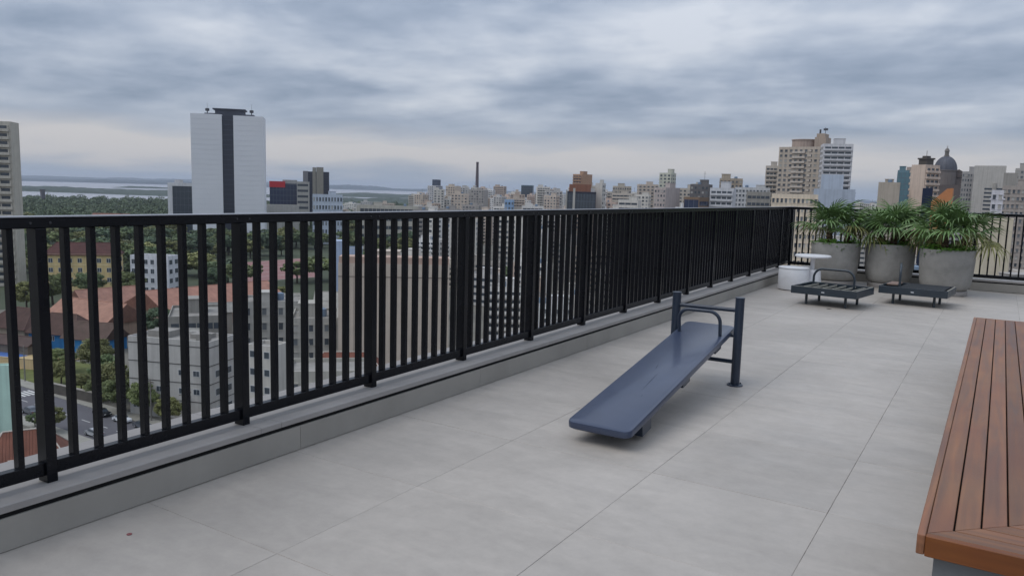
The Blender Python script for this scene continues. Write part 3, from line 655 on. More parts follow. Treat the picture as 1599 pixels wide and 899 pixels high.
CITY = [
    ('lefttower', 'residential_tower', 'tall weathered apartment tower at the left edge with a blank beige side wall', (-373.27, 164.96, 22.04, 9.0, 44.92, 24.91), 'b8b3a8', 'balcony', 'blank', 21, 5, 1, False),
    ('lowglass', 'office_building', 'low white framed office block with grey glass left of the white slab tower', (-587.89, 406.91, 18.78, 18.0, 48.64, -0.13), 'd2d2d4', 'curtain', 'blank', 8, 6, 1, False),
    ('redsign', 'office_building', 'dark blue glass office block with a red band on its top corner', (-609.76, 537.05, 26.07, 24.0, 45.74, 2.41), '4a4f5e', 'curtain', 'curtain', 9, 8, 0, False),
    ('ribbed', 'office_building', 'grey ribbed office block beside the red banded one', (-585.34, 539.74, 11.13, 22.0, 44.95, 4.56), 'a5a29c', 'bands', 'blank', 9, 1, 0, False),
    ('whiteblue', 'office_building', 'pale blue and white gridded office block in front of the brown tower', (-471.82, 461.66, 23.81, 20.0, 44.59, -5.81), 'b9c2cf', 'grid', 'grid', 6, 10, 1, False),
    ('podium', 'low_building', 'long pale podium below the red banded office block', (-528.44, 463.1, 28.25, 25.0, 47.62, -16.17), 'b4b1aa', 'blank', 'blank', 3, 8, 0, False),
    ('longlow', 'low_building', 'long low cream building among the trees just above the railing', (-399.33, 459.27, 53.74, 16.0, 38.48, -12.61), 'b8b3a8', 'bands', 'blank', 5, 16, 2, False),
    ('twin', 'apartment_tower', 'white apartment tower with a dark blue top far left of the chimney', (-682.88, 875.32, 15.6, 14.5, 7.8, 5.51), 'c3c2c4', 'grid', 'balcony', None, None, 0, False),
    ('brownsmall', 'apartment_tower', 'small brown and white tower just left of the chimney', (-602.38, 807.71, 10.03, 11.52, 1.67, -1.63), '8a6650', 'blank', 'blank', None, None, 0, False),
    ('lightblue2', 'apartment_block', 'narrow sky blue block half hidden by the railing', (-260.51, 409.11, 5.93, 10.0, 32.14, -4.07), '8fa9c6', 'grid', 'blank', None, 3, 0, False),
    ('glassslab', 'office_tower', 'blue green glass slab standing alone right of the chimney', (-626.44, 1034.95, 17.83, 18.0, 25.8, 10.4), '5a707c', 'curtain', 'curtain', 14, 6, 0, False),
    ('darkglass', 'office_building', 'dark office building with a pale vertical pier and brown upper storey', (-242.76, 472.36, 19.52, 22.0, 26.15, 2.06), '343641', 'curtain', 'blank', 9, 10, 0, False),
    ('brownupper', 'office_building', 'brown brick block rising right behind the dark office building', (-255.7, 494.9, 15.25, 14.0, 26.54, 7.12), '8a5f4c', 'blank', 'blank', None, None, 0, False),
    ('orangetower', 'apartment_tower', 'orange beige apartment tower above the dark office building', (-370.01, 720.73, 12.02, 16.44, -12.78, 20.12), 'a8876f', 'balcony', 'blank', None, 3, 1, False),
    ('white922', 'apartment_block', 'white apartment block with a column of dark windows right of the brown tower', (-245.72, 507.24, 5.54, 5.41, 0.71, 8.57), 'c6c3bd', 'blank', 'grid', None, None, 1, False),
    ('stepped', 'apartment_block', 'beige stepped apartment block with a central shaft', (-291.14, 645.42, 16.36, 16.0, 23.62, 8.18), 'b3aa9d', 'grid', 'grid', None, 8, 1, False),
    ('greentower', 'apartment_tower', 'pale greenish apartment tower standing above the middle skyline', (-254.16, 659.87, 11.05, 10.56, -4.16, 20.78), 'bcbcae', 'grid', 'grid', None, None, 1, False),
    ('pinkblock', 'apartment_block', 'pinkish apartment block with blank side wall below the pale greenish tower', (-189.93, 493.34, 9.81, 14.32, -18.85, 6.21), 'b5aaa6', 'grid', 'blank', None, 4, 1, False),
    ('navyblock', 'office_building', 'navy glass block just above the railing below the antennas', (-139.06, 404.6, 8.56, 13.43, -3.23, 0.76), '7e6a58', 'curtain', 'bands', 8, 3, 0, False),
    ('antennablock', 'apartment_block', 'dark grey block carrying rooftop antennas', (-168.96, 500.19, 11.94, 14.0, 8.16, 8.97), '6a6767', 'grid', 'grid', None, 5, 3, False),
    ('balconywhite', 'apartment_block', 'white apartment block with rows of balconies right of the navy glass block', (-128.12, 415.14, 12.54, 6.38, 4.43, 5.97), 'c4c5c8', 'balcony', 'blank', None, 4, 1, False),
    ('penthouse', 'apartment_block', 'beige block with stepped penthouse roof behind the white balconies', (-162.5, 543.79, 15.34, 15.0, 15.86, 14.02), 'a99c8b', 'grid', 'grid', None, 6, 2, False),
    ('white1147', 'apartment_block', 'long white apartment block left of the big brown residential tower', (-137.97, 509.77, 21.47, 16.0, 13.98, 7.67), 'c0c0c0', 'grid', 'grid', None, 10, 2, False),
    ('greyglass', 'apartment_block', 'grey concrete block with dark glass corner above the far end of the railing', (-88.4, 336.62, 9.66, 16.0, 13.92, 3.83), '8f8c86', 'bands', 'blank', None, 5, 0, False),
    ('bigsmall', 'apartment_tower', 'lower grey residential slab left of the big brown residential tower', (-129.68, 526.28, 9.85, 14.0, 13.32, 22.18), 'bdb5ab', 'balcony', 'blank', None, 4, 1, False),
    ('big', 'residential_tower', 'big brown grey residential tower covered in balconies and windows', (-107.44, 511.9, 26.81, 20.0, -3.31, 33.05), 'b8ac9e', 'grid', 'blank', None, 9, 0, False),
    ('bigwhite', 'residential_tower', 'white banded residential tower joined to the right of the brown tower', (-86.16, 493.41, 16.29, 14.0, 16.87, 33.64), 'c7c6c8', 'balcony', 'grid', None, 4, 1, False),
    ('bluelow', 'building', 'low blue grey building in front of the white banded tower', (-66.79, 386.37, 17.57, 14.0, 8.52, 6.24), 'a5aebb', 'blank', 'grid', None, 6, 0, False),
    ('bluetall', 'building', 'narrow pale blue stair block on the blue grey building', (-68.56, 388.53, 9.58, 9.0, 9.31, 12.89), 'acb6c4', 'blank', 'blank', None, None, 0, False),
    ('cream', 'apartment_block', 'cream building with arched dark windows above the corner of the railings', (-65.49, 300.04, 15.92, 14.0, 10.83, 3.07), 'd6c8b4', 'grid', 'grid', 15, 11, 0, False),
    ('gridwhite', 'apartment_block', 'white building with a tight grid of windows behind the corner of the railings', (-72.62, 363.86, 10.76, 12.0, 10.46, -4.02), 'd0cbc2', 'grid', 'grid', 15, 4, 0, False),
    ('beigegable', 'building', 'plain beige block with one dark opening behind the palms', (-49.46, 434.22, 9.73, 14.0, 5.86, 10.73), 'ada294', 'blank', 'blank', None, None, 2, False),
    ('teal', 'office_tower', 'teal glass tower behind the middle palm', (-53.39, 544.41, 8.83, 14.0, 5.14, 20.64), '64808a', 'curtain', 'curtain', 18, 4, 1, False),
    ('pinktower', 'apartment_tower', 'pinkish beige tower with a lantern roof in front of the church dome', (-34.02, 435.0, 7.83, 9.94, -33.53, 19.58), 'c6b3a4', 'blank', 'balcony', None, None, 0, False),
    ('pinkback', 'apartment_tower', 'plain beige slab behind the lantern roofed tower', (-57.61, 643.45, 9.95, 12.0, 4.68, 26.55), 'a89a90', 'blank', 'blank', None, None, 0, False),
    ('navybox', 'building', 'navy blue box with a sloping orange wall beside it', (-22.42, 303.18, 3.07, 8.0, 3.94, 6.2), '1c2740', 'blank', 'blank', None, None, 0, False),
    ('greydots', 'apartment_block', 'grey white block with scattered small windows left of the ribbon windowed tower', (-19.84, 565.66, 7.18, 12.0, 1.64, 20.96), 'a3a09e', 'grid', 'grid', None, 5, 1, False),
    ('greymain', 'apartment_tower', 'grey apartment tower with stacked dark ribbon windows behind the rightmost palm', (-8.42, 547.99, 16.1, 16.0, 0.04, 23.76), 'b3afa9', 'blank', 'blank', None, None, 0, False),
    ('whiteclassic', 'building', 'narrow white building with arched windows at the right behind the railing', (-2.07, 334.5, 3.71, 9.0, 0.04, 6.48), 'c8c7cc', 'grid', 'grid', 15, 2, 0, False),
    ('greybrown', 'apartment_block', 'grey brown apartment block at the right edge', (7.49, 387.01, 16.1, 14.0, -2.3, 9.12), 'a09790', 'grid', 'grid', None, 10, 1, False),
    ('edgetower', 'apartment_tower', 'pale tower with dark side strip at the far right edge', (11.61, 567.92, 14.04, 16.0, -1.88, 23.19), 'a9a5a0', 'grid', 'grid', None, 6, 1, False),
    ('greybehind', 'apartment_block', 'plain grey slab behind the right edge tower', (2.1, 506.01, 6.41, 12.0, -0.6, 18.4), '96928c', 'blank', 'blank', None, None, 0, False),
    ('beigewall', 'apartment_block', 'blank beige wall rising behind the right end of the far railing', (-2.4, 246.04, 10.18, 12.0, -0.63, -2.25), 'c2b8a4', 'blank', 'blank', None, None, 0, False),
    ('whitewin', 'apartment_block', 'white block with small scattered windows behind the right end of the far railing', (12.92, 394.88, 16.97, 10.0, -3.1, -2.81), 'b5b1a8', 'grid', 'grid', 16, 9, 0, False),
    ('mint', 'house', 'mint green building at the left edge by the street', (-135.92, 58.24, 6.6, 1.53, 45.71, -28.58), 'b5d3c6', 'blank', 'blank', 4, 4, 0, False),
    ('whiteapt', 'apartment_block', 'small white apartment block with stair tower beyond the salmon roofs', (-300.44, 194.43, 16.64, 8.48, 26.28, -29.39), 'cfd1d6', 'grid', 'grid', 4, 6, 0, True),
    ('greyblock', 'apartment_block', 'grey rendered block with dark storey lines, seen between the bars', (-140.16, 96.28, 18.59, 8.88, 18.8, -29.73), 'b0aeaa', 'blank', 'blank', 4, 4, 0, False),
    ('greyblock2', 'apartment_block', 'pale grey block with dark window stack right of the second railing post', (-117.5, 99.11, 5.64, 5.03, 11.6, -28.9), 'bab7b0', 'blank', 'blank', 5, 2, 0, False),
    ('tan', 'apartment_block', 'tall blank tan building seen through the middle of the railing', (-131.85, 153.63, 27.04, 24.0, 36.81, -17.11), 'bfb2a4', 'blank', 'blank', None, None, 2, False),
    ('lightblue', 'building', 'pale blue building just left of the tan building', (-234.11, 241.08, 11.54, 12.0, 43.18, -24.32), 'a4b2c8', 'blank', 'blank', 6, 3, 0, False),
    ('flatA', 'low_building', 'low flat grey roofed building behind the grey rendered block', (-183.24, 130.74, 13.61, 20.0, 52.76, -33.16), '8d8a84', 'bands', 'blank', 3, 6, 1, False),
    ('flatB', 'low_building', 'low flat white roofed building below the salmon roof', (-180.17, 154.18, 15.83, 14.0, 47.53, -31.93), 'aeaca6', 'grid', 'blank', 3, 7, 2, False),
    ('flatC', 'low_building', 'pale flat roofed building with a rooftop tank left of the tan building', (-147.3, 139.8, 11.23, 16.0, 44.91, -31.11), 'a9a69e', 'grid', 'grid', 4, 6, 2, False),
    ('white_mid', 'low_building', 'small white building with a tiled roof corner by the tan building', (-94.85, 93.48, 13.59, 10.0, 42.49, -28.8), 'aca99f', 'grid', 'blank', 3, 6, 0, False)
]
BLD = {}
for key, nm, lab, a, hx, F, S, fl_, ba, rb, sep in CITY:
    BLD[key] = building(nm, lab, *a, hx, F, S, fl_, ba, 'building', None, rb, sep, gl={'teal': TGLASS, 'redsign': BGLASS, 'bluebox': BGLASS, 'navyblock': BGLASS}.get(key))
# ---- white slab tower with dark central strip
def slab_tower():
    t = thing('slab_tower', 'tall white slab tower split by a dark vertical strip', 'tower', (-525.38, 407.43, G), R(45.97)); h = 53.92 - G; w, d = 53.68, 25.0
    P = mat('tower_white_panel', hexc('d9dade'), .6, .03, .05, coords='World'); D = plain('tower_dark_glass', '2b2f3c', 0.35, coords='World')
    b = MB(); b.box(-w / 2 + .5, w / 2 - .5, -d / 2 + 1.6, d / 2, 0, h - .8); b.obj('core', D, t)
    for x0, x1, dz in ((-w / 2, -w / 2 + 22.8, 0.0), (w / 2 - 22.4, w / 2, -0.3)):
        s = MB(); s.box(x0, x1, -d / 2, d / 2 + .5, 0, h + dz); so = s.obj('white_slab', P, t)
        for sd in (-1,):
            j = MB(); n = 26
            for k in range(1, n): j.box(x0 + .3, x1 - .3, -d / 2 - .09, -d / 2 - .002, h * k / n - .10, h * k / n + .10)
            tag(j.obj('panel_joints', mat('tower_panel_joint', hexc('d2d4d9'), .6, .03, .05, coords='World'), so), kind='stuff')
    g = MB()
    for k in range(1, 26): g.box(-w / 2 + 22.9, w / 2 - 22.5, -d / 2 + 1.3, -d / 2 + 1.598, h * k / 26 - .25, h * k / 26 + .25)
    tag(g.obj('strip_spandrels', plain('tower_spandrel', '3a3f4e', 0.5), t), kind='stuff')
    p = MB(); p.box(-9.5, 12.0, -7, 7, h - .79, h + 4.2); p.box(-11.2, 13.2, -8, 8, h + 4.201, h + 5.1); p.obj('plant_room', plain('plant_room_dark', '3c404b', 0.7, coords='World'), t)
    p = MB(); p.box(-17.5, 19.5, -6, 6, h + .001, h + 1.3); p.obj('roof_deck', plain('roof_deck_dark', '4a4e58', 0.7), t)
    for x in (-15.5, 17.5):
        q = MB(); q.tube([(x, -4, h + 1.3), (x, -4, h + 3.0)], .35, 8); q.lathe([(.3, h + 2.7), (1.5, h + 3.0), (1.6, h + 4.6), (1.2, h + 5.0)], 14, (x, -4, 0)); q.tube([(x, -4, h + 5.0), (x, -4, h + 9.5)], .08, 5); q.obj('antenna_drum', plain('antenna_dark', '3b3d42', 0.6), t)
slab_tower()
# ---- brown tower with beige centre bay
def brown_tower():
    t = thing('office_tower', 'brown grey tower with dark glass corners behind the pale blue office block', 'tower', (-661.13, 629.1, G), R(45.53)); h = 16.5 - G; w, d = 28.45, 25.0
    Dk = plain('brown_tower_glass', '2b2c3a', 0.3, coords='World'); Bg = wall_mat('8f8a80'); Gy = wall_mat('7d7b7d')
    b = MB(); b.box(-w / 2 + .4, w / 2, -d / 2 + 1, d / 2, 0, h); b.obj('glass_body', Dk, t)
    b = MB(); b.box(-w / 2, -w / 2 + 5.4, -d / 2 + .4, d / 2 - 1, 0, h + .4); b.obj('side_bay', Gy, t)
    b = MB(); b.box(w / 2 - 18.1, w / 2 - 14.6, -d / 2 - .4, d / 2 + .5, 0, h + 4.6); b.box(w / 2 - 13.9, w / 2 - 6.3, -d / 2 - .6, d / 2 + .5, 0, h + 5.0); b.obj('centre_bay', Bg, t)
    b = MB()
    for k in range(1, 20): b.box(w / 2 - 6.0, w / 2 - .2, -d / 2 + .8, -d / 2 + .999, h * k / 20 - .15, h * k / 20 + .15); b.box(-w / 2 + 5.6, w / 2 - 18.3, -d / 2 + .8, -d / 2 + .999, h * k / 20 - .15, h * k / 20 + .15)
    tag(b.obj('spandrels', plain('brown_spandrel', '41424f', 0.5), t), kind='stuff')
brown_tower()
# ---- additions to table-driven buildings
t = BLD['lowglass']; h = -0.13 - G; w, d = 18.78, 18.0; annex(t, 'white_pier', -w / 2 - .2, -w / 2 + 3.4, -d / 2 - .5, d / 2, 0, h + .5, wall_mat('d6d6d8')); annex(t, 'white_cornice', -w / 2 + 3.41, w / 2, -d / 2 - .5, -d / 2 + 1, h - 2.2, h + .5, wall_mat('d6d6d8'))
t = BLD['redsign']; h = 2.41 - G
annex(t, 'red_band', -13.3, 1.6, -12.5, 4, h - 4.0, h + 1.9, plain('red_panel', 'b3202a', 0.5)); annex(t, 'plant_room', -1.0, 12.4, -8, 8, h - .6, h + 3.6, wall_mat('9b9a98'))
t = BLD['darkglass']; h = 2.06 - G; annex(t, 'pale_pier', -9.75 + 4.2, -9.75 + 5.7, -11.9, -10.8, 0, h + 2.2, wall_mat('b0ada6')); annex(t, 'pale_side_pier', -10.2, -9.3, -11.7, -10, 0, h + 1, wall_mat('a5a29c'))
t = BLD['twin']; w_, d_ = 15.6, 14.5; annex(t, 'dark_top', -2.5, 5.5, -4, 6, 5 - G, 14 - G, plain('dark_blue_top', '3c4557', 0.5)); annex(t, 'dark_stripe', 5.6, 7.9, -7.6, 7.2, 0, 4.5 - G, plain('dark_blue_top', '3c4557', 0.5))
t = BLD['brownsmall']; annex(t, 'white_stripe', 4.0, 5.3, -5.9, -5.7, 0, -2 - G, wall_mat('c9c6c0'))
t = BLD['big']; h = 33.05 - G
q = MB(); q.lathe([(7.2, h - .6), (7.2, h + 4.3), (7.6, h + 4.4), (7.6, h + 4.9), (1, h + 5)], 28, (-1.2, 0, 0)); q.obj('roof_drum', wall_mat('a8968a'), t)
q = MB(); q.box(6.5, 13.2, -6, 6, h - .6, h + 6.0); q.box(7.3, 12.0, -5, 5, h + 6.001, h + 8.2); q.obj('tank_tower', wall_mat('a69688'), t)
q = MB(); q.tube([(8, 0, h + 8.2), (8, 0, h + 11)], .55, 8); q.tube([(11, 0, h + 8.2), (11, 0, h + 12.2)], .15, 6); q.box(9.9, 12.4, -.4, .4, h + 10.4, h + 11.6); q.obj('antenna', plain('antenna_dark', '3b3d42', 0.6), t)
b = MB(); h2 = h - 1
for k in range(26): b.box(-5.2, 2.6, -10.0 - 1.1, -10.0 - .06, h2 * k / 26 + .1, h2 * k / 26 + 1.15)
for k in range(26): b.box(4.6, 6.2, -10.0 - .5, -10.0 - .06, h2 * k / 26 + 1.0, h2 * k / 26 + 2.2)
tag(b.obj('balconies', wall_mat('c2b8ad'), t), kind='stuff')
t = BLD['greymain']; h = 13.04 - G; w = obl_greymain = 16.1
b = MB(); nF = 24
for k in range(nF):
    z = (h - 2) * k / nF + 1.0
    b.box(-w * .12, w * .12, -8.06, -8.002, z, z + 1.1); b.box(w * .26, w * .47, -8.06, -8.002, z, z + 1.1)
tag(b.obj('ribbon_windows', GLASS, t), kind='stuff')
annex(t, 'roof_house', -w * .48, -w * .38, -7, -2, h - .6, h + 2.2, plain('rust_brown', '6b4a3a', 0.8)); annex(t, 'stair_shaft', w * .15, w * .24, -8.7, -7.9, 0, h + .6, wall_mat('a39f98'))
t = BLD['pinktower']; h = 19.58 - G
q = MB(); w, d = 7.83, 9.94
q.box(-w * .28, w * .28, -d * .25, d * .25, h - .6, h + 2.6); q.box(-w * .33, w * .33, -d * .3, d * .3, h + 2.601, h + 3.4); q.box(-w * .15, w * .15, -d * .15, d * .15, h + 3.401, h + 4.4); q.tube([(0, 0, h + 4.4), (0, 0, h + 7)], .12, 6); q.obj('lantern_roof', plain('dark_lantern', '4a443f', 0.7), t)
t = BLD['greyblock']; w, d = 18.59, 8.88; h = -29.73 - G
b = MB()
for k in (1, 2, 3, 4):
    z = h * k / 4.35; b.box(-w / 2 - .06, w / 2 + .06, -d / 2 - .06, -d / 2 - .002, z, z + .16); b.box(w / 2 + .002, w / 2 + .06, -d / 2 + .001, d / 2, z, z + .16)
b.obj('storey_lines', plain('storey_line_dark', '4b4a48', 0.9), t)
for k in range(1, 4):
    for u in (-.42, -.12, .16, .34):
        if (k + int(u * 50)) % 3 == 0: continue
        x = u * w; z = h * k / 4.35 - 2.2
        fr = MB(); fr.box(x - .75, x + .75, -d / 2 - .05, -d / 2 - .003, z, z + 1.2); f = fr.obj('window', FRAME, t); pn = MB(); pn.box(x - .66, x - .03, -d / 2 - .06, -d / 2 - .051, z + .08, z + 1.12); pn.box(x + .03, x + .66, -d / 2 - .06, -d / 2 - .051, z + .08, z + 1.12); pn.obj('pane', GLASS, f)
    for v in (-.2, .25):
        y = v * d; z = h * k / 4.35 - 2.6; fr = MB(); fr.box(w / 2 + .003, w / 2 + .05, y - .8, y + .8, z, z + 1.5); f = fr.obj('window', FRAME, t); pn = MB(); pn.box(w / 2 + .051, w / 2 + .06, y - .7, y + .7, z + .1, z + 1.4); pn.obj('pane', GLASS, f)
for k, (x, z) in enumerate(((.22, 5.2), (-.3, 8.3))):
    a = MB(); a.cbox((x * w, -d / 2 - .35, z), (.9, .6, .7), ch=.04); a.obj('air_conditioner', plain('ac_white', 'd0d0d0', 0.5), t)
for k, (x, y, sx, sy, sz) in enumerate(((-5, 1, 5, 3.5, 1.3), (3.5, 2, 4, 3, .9), (6, -1.5, 2, 2, 1.6))): annex(t, 'roof_shed', x - sx / 2, x + sx / 2, y - sy / 2, y + sy / 2, h - .66, h - .66 + sz, ROOFGREY)
t = BLD['greyblock2']; w, d = 5.64, 5.03; h = -28.9 - G
for k in range(5):
    for u in (-.28, .30):
        z = h * k / 5 + .9; fr = MB(); fr.box(u * w - .65, u * w + .65, -d / 2 - .05, -d / 2 - .003, z, z + 1.4); f = fr.obj('window', FRAME, t); pn = MB(); pn.box(u * w - .56, u * w + .56, -d / 2 - .06, -d / 2 - .051, z + .1, z + 1.3); pn.obj('pane', GLASS, f)
t = BLD['tan']; w, d = 27.04, 24.0; h = -17.11 - G
b = MB()
for u in (-.36, -.18, 0.0, .2, .37): b.box(u * w - .05, u * w + .05, -d / 2 - .04, -d / 2 - .002, 0, h - .8)
b.box(-w / 2, w / 2, -d / 2 - .05, -d / 2 - .0021, h - 3.4, h - 3.1); b.obj('wall_joints', wall_mat('8a7f75'), t)
b = MB(); b.box(-w / 2 + .1, w / 2 - .1, -d / 2 + .3, -d / 2 + 6, h - .6, h + 1.6); b.obj('roof_storey', wall_mat('b39a8c'), t)
t = BLD['lightblue']; annex(t, 'upper_storey', -5.5, -1.0, -5.8, 4, -24.32 - G - .6, -24.32 - G + 3, wall_mat('a4b2c8'))
# ---- sloping orange wall
t = thing('gable_wall', 'sloping orange painted gable wall behind the palms', 'wall', (-17.62, 300.5, G), 0.0)
b = MB(); w, z0, z1 = 6.0, 40.0, 6.3 - G
b.rings([[(-w / 2, y, 0), (w / 2, y, 0), (w / 2, y, z1), (w / 2 - w * .28, y, z1 - .2), (-w / 2, y, z1 - 4.6)] for y in (-3.0, 3.0)]); b.obj('wall', plain('orange_paint', 'b3764a', 0.8, coords='World'), t)
# ---- church with a ribbed dome
def church():
    t = thing('church', 'domed church with a lantern rising over the right skyline', 'church', (-46.64, 798.64, G), R(3)); St = wall_mat('6f6763'); Dm = plain('dome_lead', '4a4c55', 0.6, coords='World', var=.2, scale=.15)
    z = lambda a: a - G
    b = MB(); b.box(-11, 22, -2, 26, 0, z(24)); b.box(-13, 13, -14, 14, 0, z(17)); b.obj('nave', wall_mat('5d5450'), t)
    b = MB(); b.rings([[(-2, y, z(24.01)), (23, y, z(24.01)), (10.5, y, z(31))] for y in (-3, 27)]); b.obj('nave_roof', plain('church_roof', '4f4540', 0.9), t)
    b = MB(); b.lathe([(9.3, z(17.0)), (9.3, z(29.3)), (9.9, z(29.5)), (9.9, z(30.2)), (9, z(30.3))], 32); b.obj('drum', St, t)
    prof = [(9.0 * math.cos(R(a)), z(30.2) + 12.4 * math.sin(R(a))) for a in range(0, 80, 8)]
    d = MB(); d.lathe(prof + [(2.0, z(42.5))], 32); dm = d.obj('dome', Dm, t)
    for k in range(16):
        a = 2 * math.pi * k / 16; r_ = MB(); r_.tube([((r + .12) * math.cos(a), (r + .12) * math.sin(a), zz) for r, zz in prof], .22, 5); r_.obj('rib', Dm, dm)
    l = MB(); l.lathe([(2.3, z(42.3)), (2.3, z(43.2)), (1.7, z(43.3)), (1.7, z(46.6)), (2.2, z(46.8)), (2.1, z(47.2)), (1.5, z(48.6)), (.5, z(49.8)), (.15, z(50.3)), (.12, z(52))], 16); l.box(-.7, .7, -.1, .1, z(51.0), z(51.25)); l.obj('lantern', plain('lantern_stone', '6a6560', 0.8), t)
church()
# ---- brick power-station chimney
t = thing('chimney', 'tall thin brick chimney standing alone against the sky', 'chimney', (-858.25, 1230.21, G))
b = MB(); b.lathe([(4.2, 0), (3.9, 20), (3.3, 50), (2.7, 80), (2.35, 96), (2.5, 96.5), (2.5, 100.03), (1.9, 100.04), (1.8, 99)], 20); b.obj('shaft', mat('chimney_brick', hexc('52474a'), .9, .15, .1, coords='World'), t)
b = MB(); b.lathe([(9, 0), (9, 36), (8.5, 38), (5, 39)], 4); b.obj('base_block', wall_mat('b5b0a8'), t)
# ---- pitched-roof houses
def house(name, label, x, y, rz, w, d, zeave, zridge, wallhx, roofhx, rows=0, hip=0.0, over=0.5, wins=(), cat='house', group=None):
    t = thing(name, label, cat, (x, y, G), R(rz), group); he, hr = zeave - G, zridge - G; wm = wall_mat(wallhx)
    b = MB(); b.box(-w / 2, w / 2, -d / 2, d / 2, 0, he - .02)
    if hip == 0: b.rings([[(xx, -d / 2, he - .02), (xx, d / 2, he - .02), (xx, 0, hr - .15)] for xx in (-w / 2, w / 2)])
    b.obj('walls', wm, t)
    rm = mat('roof_' + roofhx, hexc(roofhx), .9, .28, .5, coords='World')
    W, D = w / 2 + over, d / 2 + over; zo = he - over * (hr - he) / (d / 2); xr = W - hip * D
    r = MB(); th = .14
    for s in (0, -th):
        pass
    up = [(-W, -D, zo), (W, -D, zo), (W, D, zo), (-W, D, zo), (-xr, 0, hr), (xr, 0, hr)]; dn = [(a, b_, c - th) for a, b_, c in up]
    r.poly(up + dn, [(0, 1, 5, 4), (2, 3, 4, 5), (1, 2, 5), (3, 0, 4), (7, 6, 10, 11), (9, 8, 11, 10), (8, 7, 11), (6, 9, 10), (0, 6, 7, 1), (1, 7, 8, 2), (2, 8, 9, 3), (3, 9, 6, 0)] if True else [])
    ro = r.obj('roof', rm, t)
    c = MB(); c.tube([(-xr, 0, hr + .03), (xr, 0, hr + .03)], .14, 6)
    if hip:
        for sx in (-1, 1):
            for sy in (-1, 1): c.tube([(sx * xr, 0, hr + .03), (sx * W, sy * D, zo + .03)], .12, 6)
    c.obj('ridge_cap', plain('white_ridge_tile', 'b3aca2', .9) if rows == .42 else mat('roof_ridge_' + roofhx, tuple(min(1, v * 1.25) for v in hexc(roofhx)), .9), ro)
    if rows:
        q = MB(); n = int(2 * W / rows)
        for k in range(n + 1):
            xx = -W + 2 * W * k / n
            for sy in (-1, 1):
                f = 1.0 if hip == 0 else min(1.0, (W - abs(xx)) / max(hip * D, .01))
                if f < .05: continue
                a = (xx, sy * D, zo + .03); e = (xx, sy * D * (1 - f), zo + (hr - zo) * f + .03)
                q.tube([a, e], .075, 5)
        tag(q.obj('tile_courses', rm, ro), kind='stuff')
    for (face, u, z, ww, hh) in wins:
        fr = MB()
        if face == 'F': fr.box(u - ww / 2, u + ww / 2, -d / 2 - .06, -d / 2 - .002, z, z + hh)
        else: fr.box(w / 2 + .002, w / 2 + .06, u - ww / 2, u + ww / 2, z, z + hh)
        f = fr.obj('window', FRAME, t); pn = MB()
        for s in (-1, 1):
            if face == 'F': pn.box(u + s * ww / 4 - ww / 4 + .08, u + s * ww / 4 + ww / 4 - .08, -d / 2 - .07, -d / 2 - .061, z + .1, z + hh - .1)
            else: pn.box(w / 2 + .061, w / 2 + .07, u + s * ww / 4 - ww / 4 + .08, u + s * ww / 4 + ww / 4 - .08, z + .1, z + hh - .1)
        pn.obj('pane', GLASS, f)
    return t
yw = [('F', -11.3 + 3.75 * k, z, 1.7, 1.9) for k in range(7) for z in (4.0, 8.2, 12.2)] + [('R', -3.5 + 3.5 * k, z, 1.6, 1.9) for k in range(3) for z in (8.2, 12.2)]
t = house('school_building', 'yellow three storey building with a dark red roof beyond the trees', -332.49, 182.45, 44.5, 27.5, 12, -30.0, -25.6, 'ccb685', '4c2e2a', 0, 0.6, .7, yw)
b = MB(); b.box(-13.85, 13.85, -6.12, -6.002, 11.2, 11.5); b.box(-13.9, 13.9, -6.2, -6.003, 15.3, 15.9); b.obj('cornice', wall_mat('dac9a0'), t)
house('salmon_shed', 'long salmon roofed hall nearest the yellow building', -234, 131, 8, 27, 15, -40.5, -35.5, '9c8676', '946f5f', 0, 0.0, .6)
house('salmon_shed', 'wide salmon roofed hall behind the grey rendered block', -234, 172, 84, 46, 30, -40.5, -34.5, 'a08c80', '946c5d', 0, 0.0, .6)
house('salmon_shed', 'far salmon roofed wing left of the wide salmon hall', -262, 152, 84, 22, 14, -40.5, -36.0, 'a08c80', '8e6a5c', 0, 0.0, .5)
house('tiled_house', 'dark brown tiled house at the left edge below the park', -241, 113.5, 10, 16, 11, -41.0, -36.5, '8d8478', '54403a', .5, 0.7, .7)
house('tiled_house', 'dark brown tiled roof right behind the first railing post', -224, 116.5, 20, 15, 10, -41.2, -36.8, '2f74ad', '57433c', .5, 0.7, .7, [('F', -3.0, 2.2, 1.2, 1.5), ('F', .4, 2.2, 1.2, 1.5), ('R', 0, 2.0, 1.3, 1.6)])
house('tiled_house', 'mottled brown roof wing with a blue end wall', -212, 118.5, 20, 13, 9, -41.8, -38.2, '2f74ad', '5d4c44', .5, 0.0, .6, [('F', -3.4, 1.6, 1.1, 1.6), ('F', 2.2, 1.6, 1.1, 1.6)])
house('tiled_house', 'long low dark roof over a porch at the left edge', -229, 103.5, 14, 22, 6, -43.2, -41.6, '6e665c', '4a3b36', 0, 0.0, .5)
house('tiled_house', 'red tiled roof with white ridge caps at the lower left corner', -126.0, 58.6, 62, 10.5, 9.0, -41.2, -37.6, 'a9a49a', '6e4638', .42, 0.6, .6)
house('tiled_house', 'small red tiled lean-to beside the lower left tiled roof', -120.0, 58.0, 62, 7.5, 6, -42.6, -40.6, 'a9a49a', '6b4436', .42, 0.0, .5)
house('tiled_house', 'red tiled roof below the tall tan building', -121, 124, 40, 15.5, 11, -38.6, -35.2, 'b0aca0', '74483a', .42, 0.55, .6, [('F', -4 + 3.2 * k, 3.8, 1.3, 1.4) for k in range(4)])
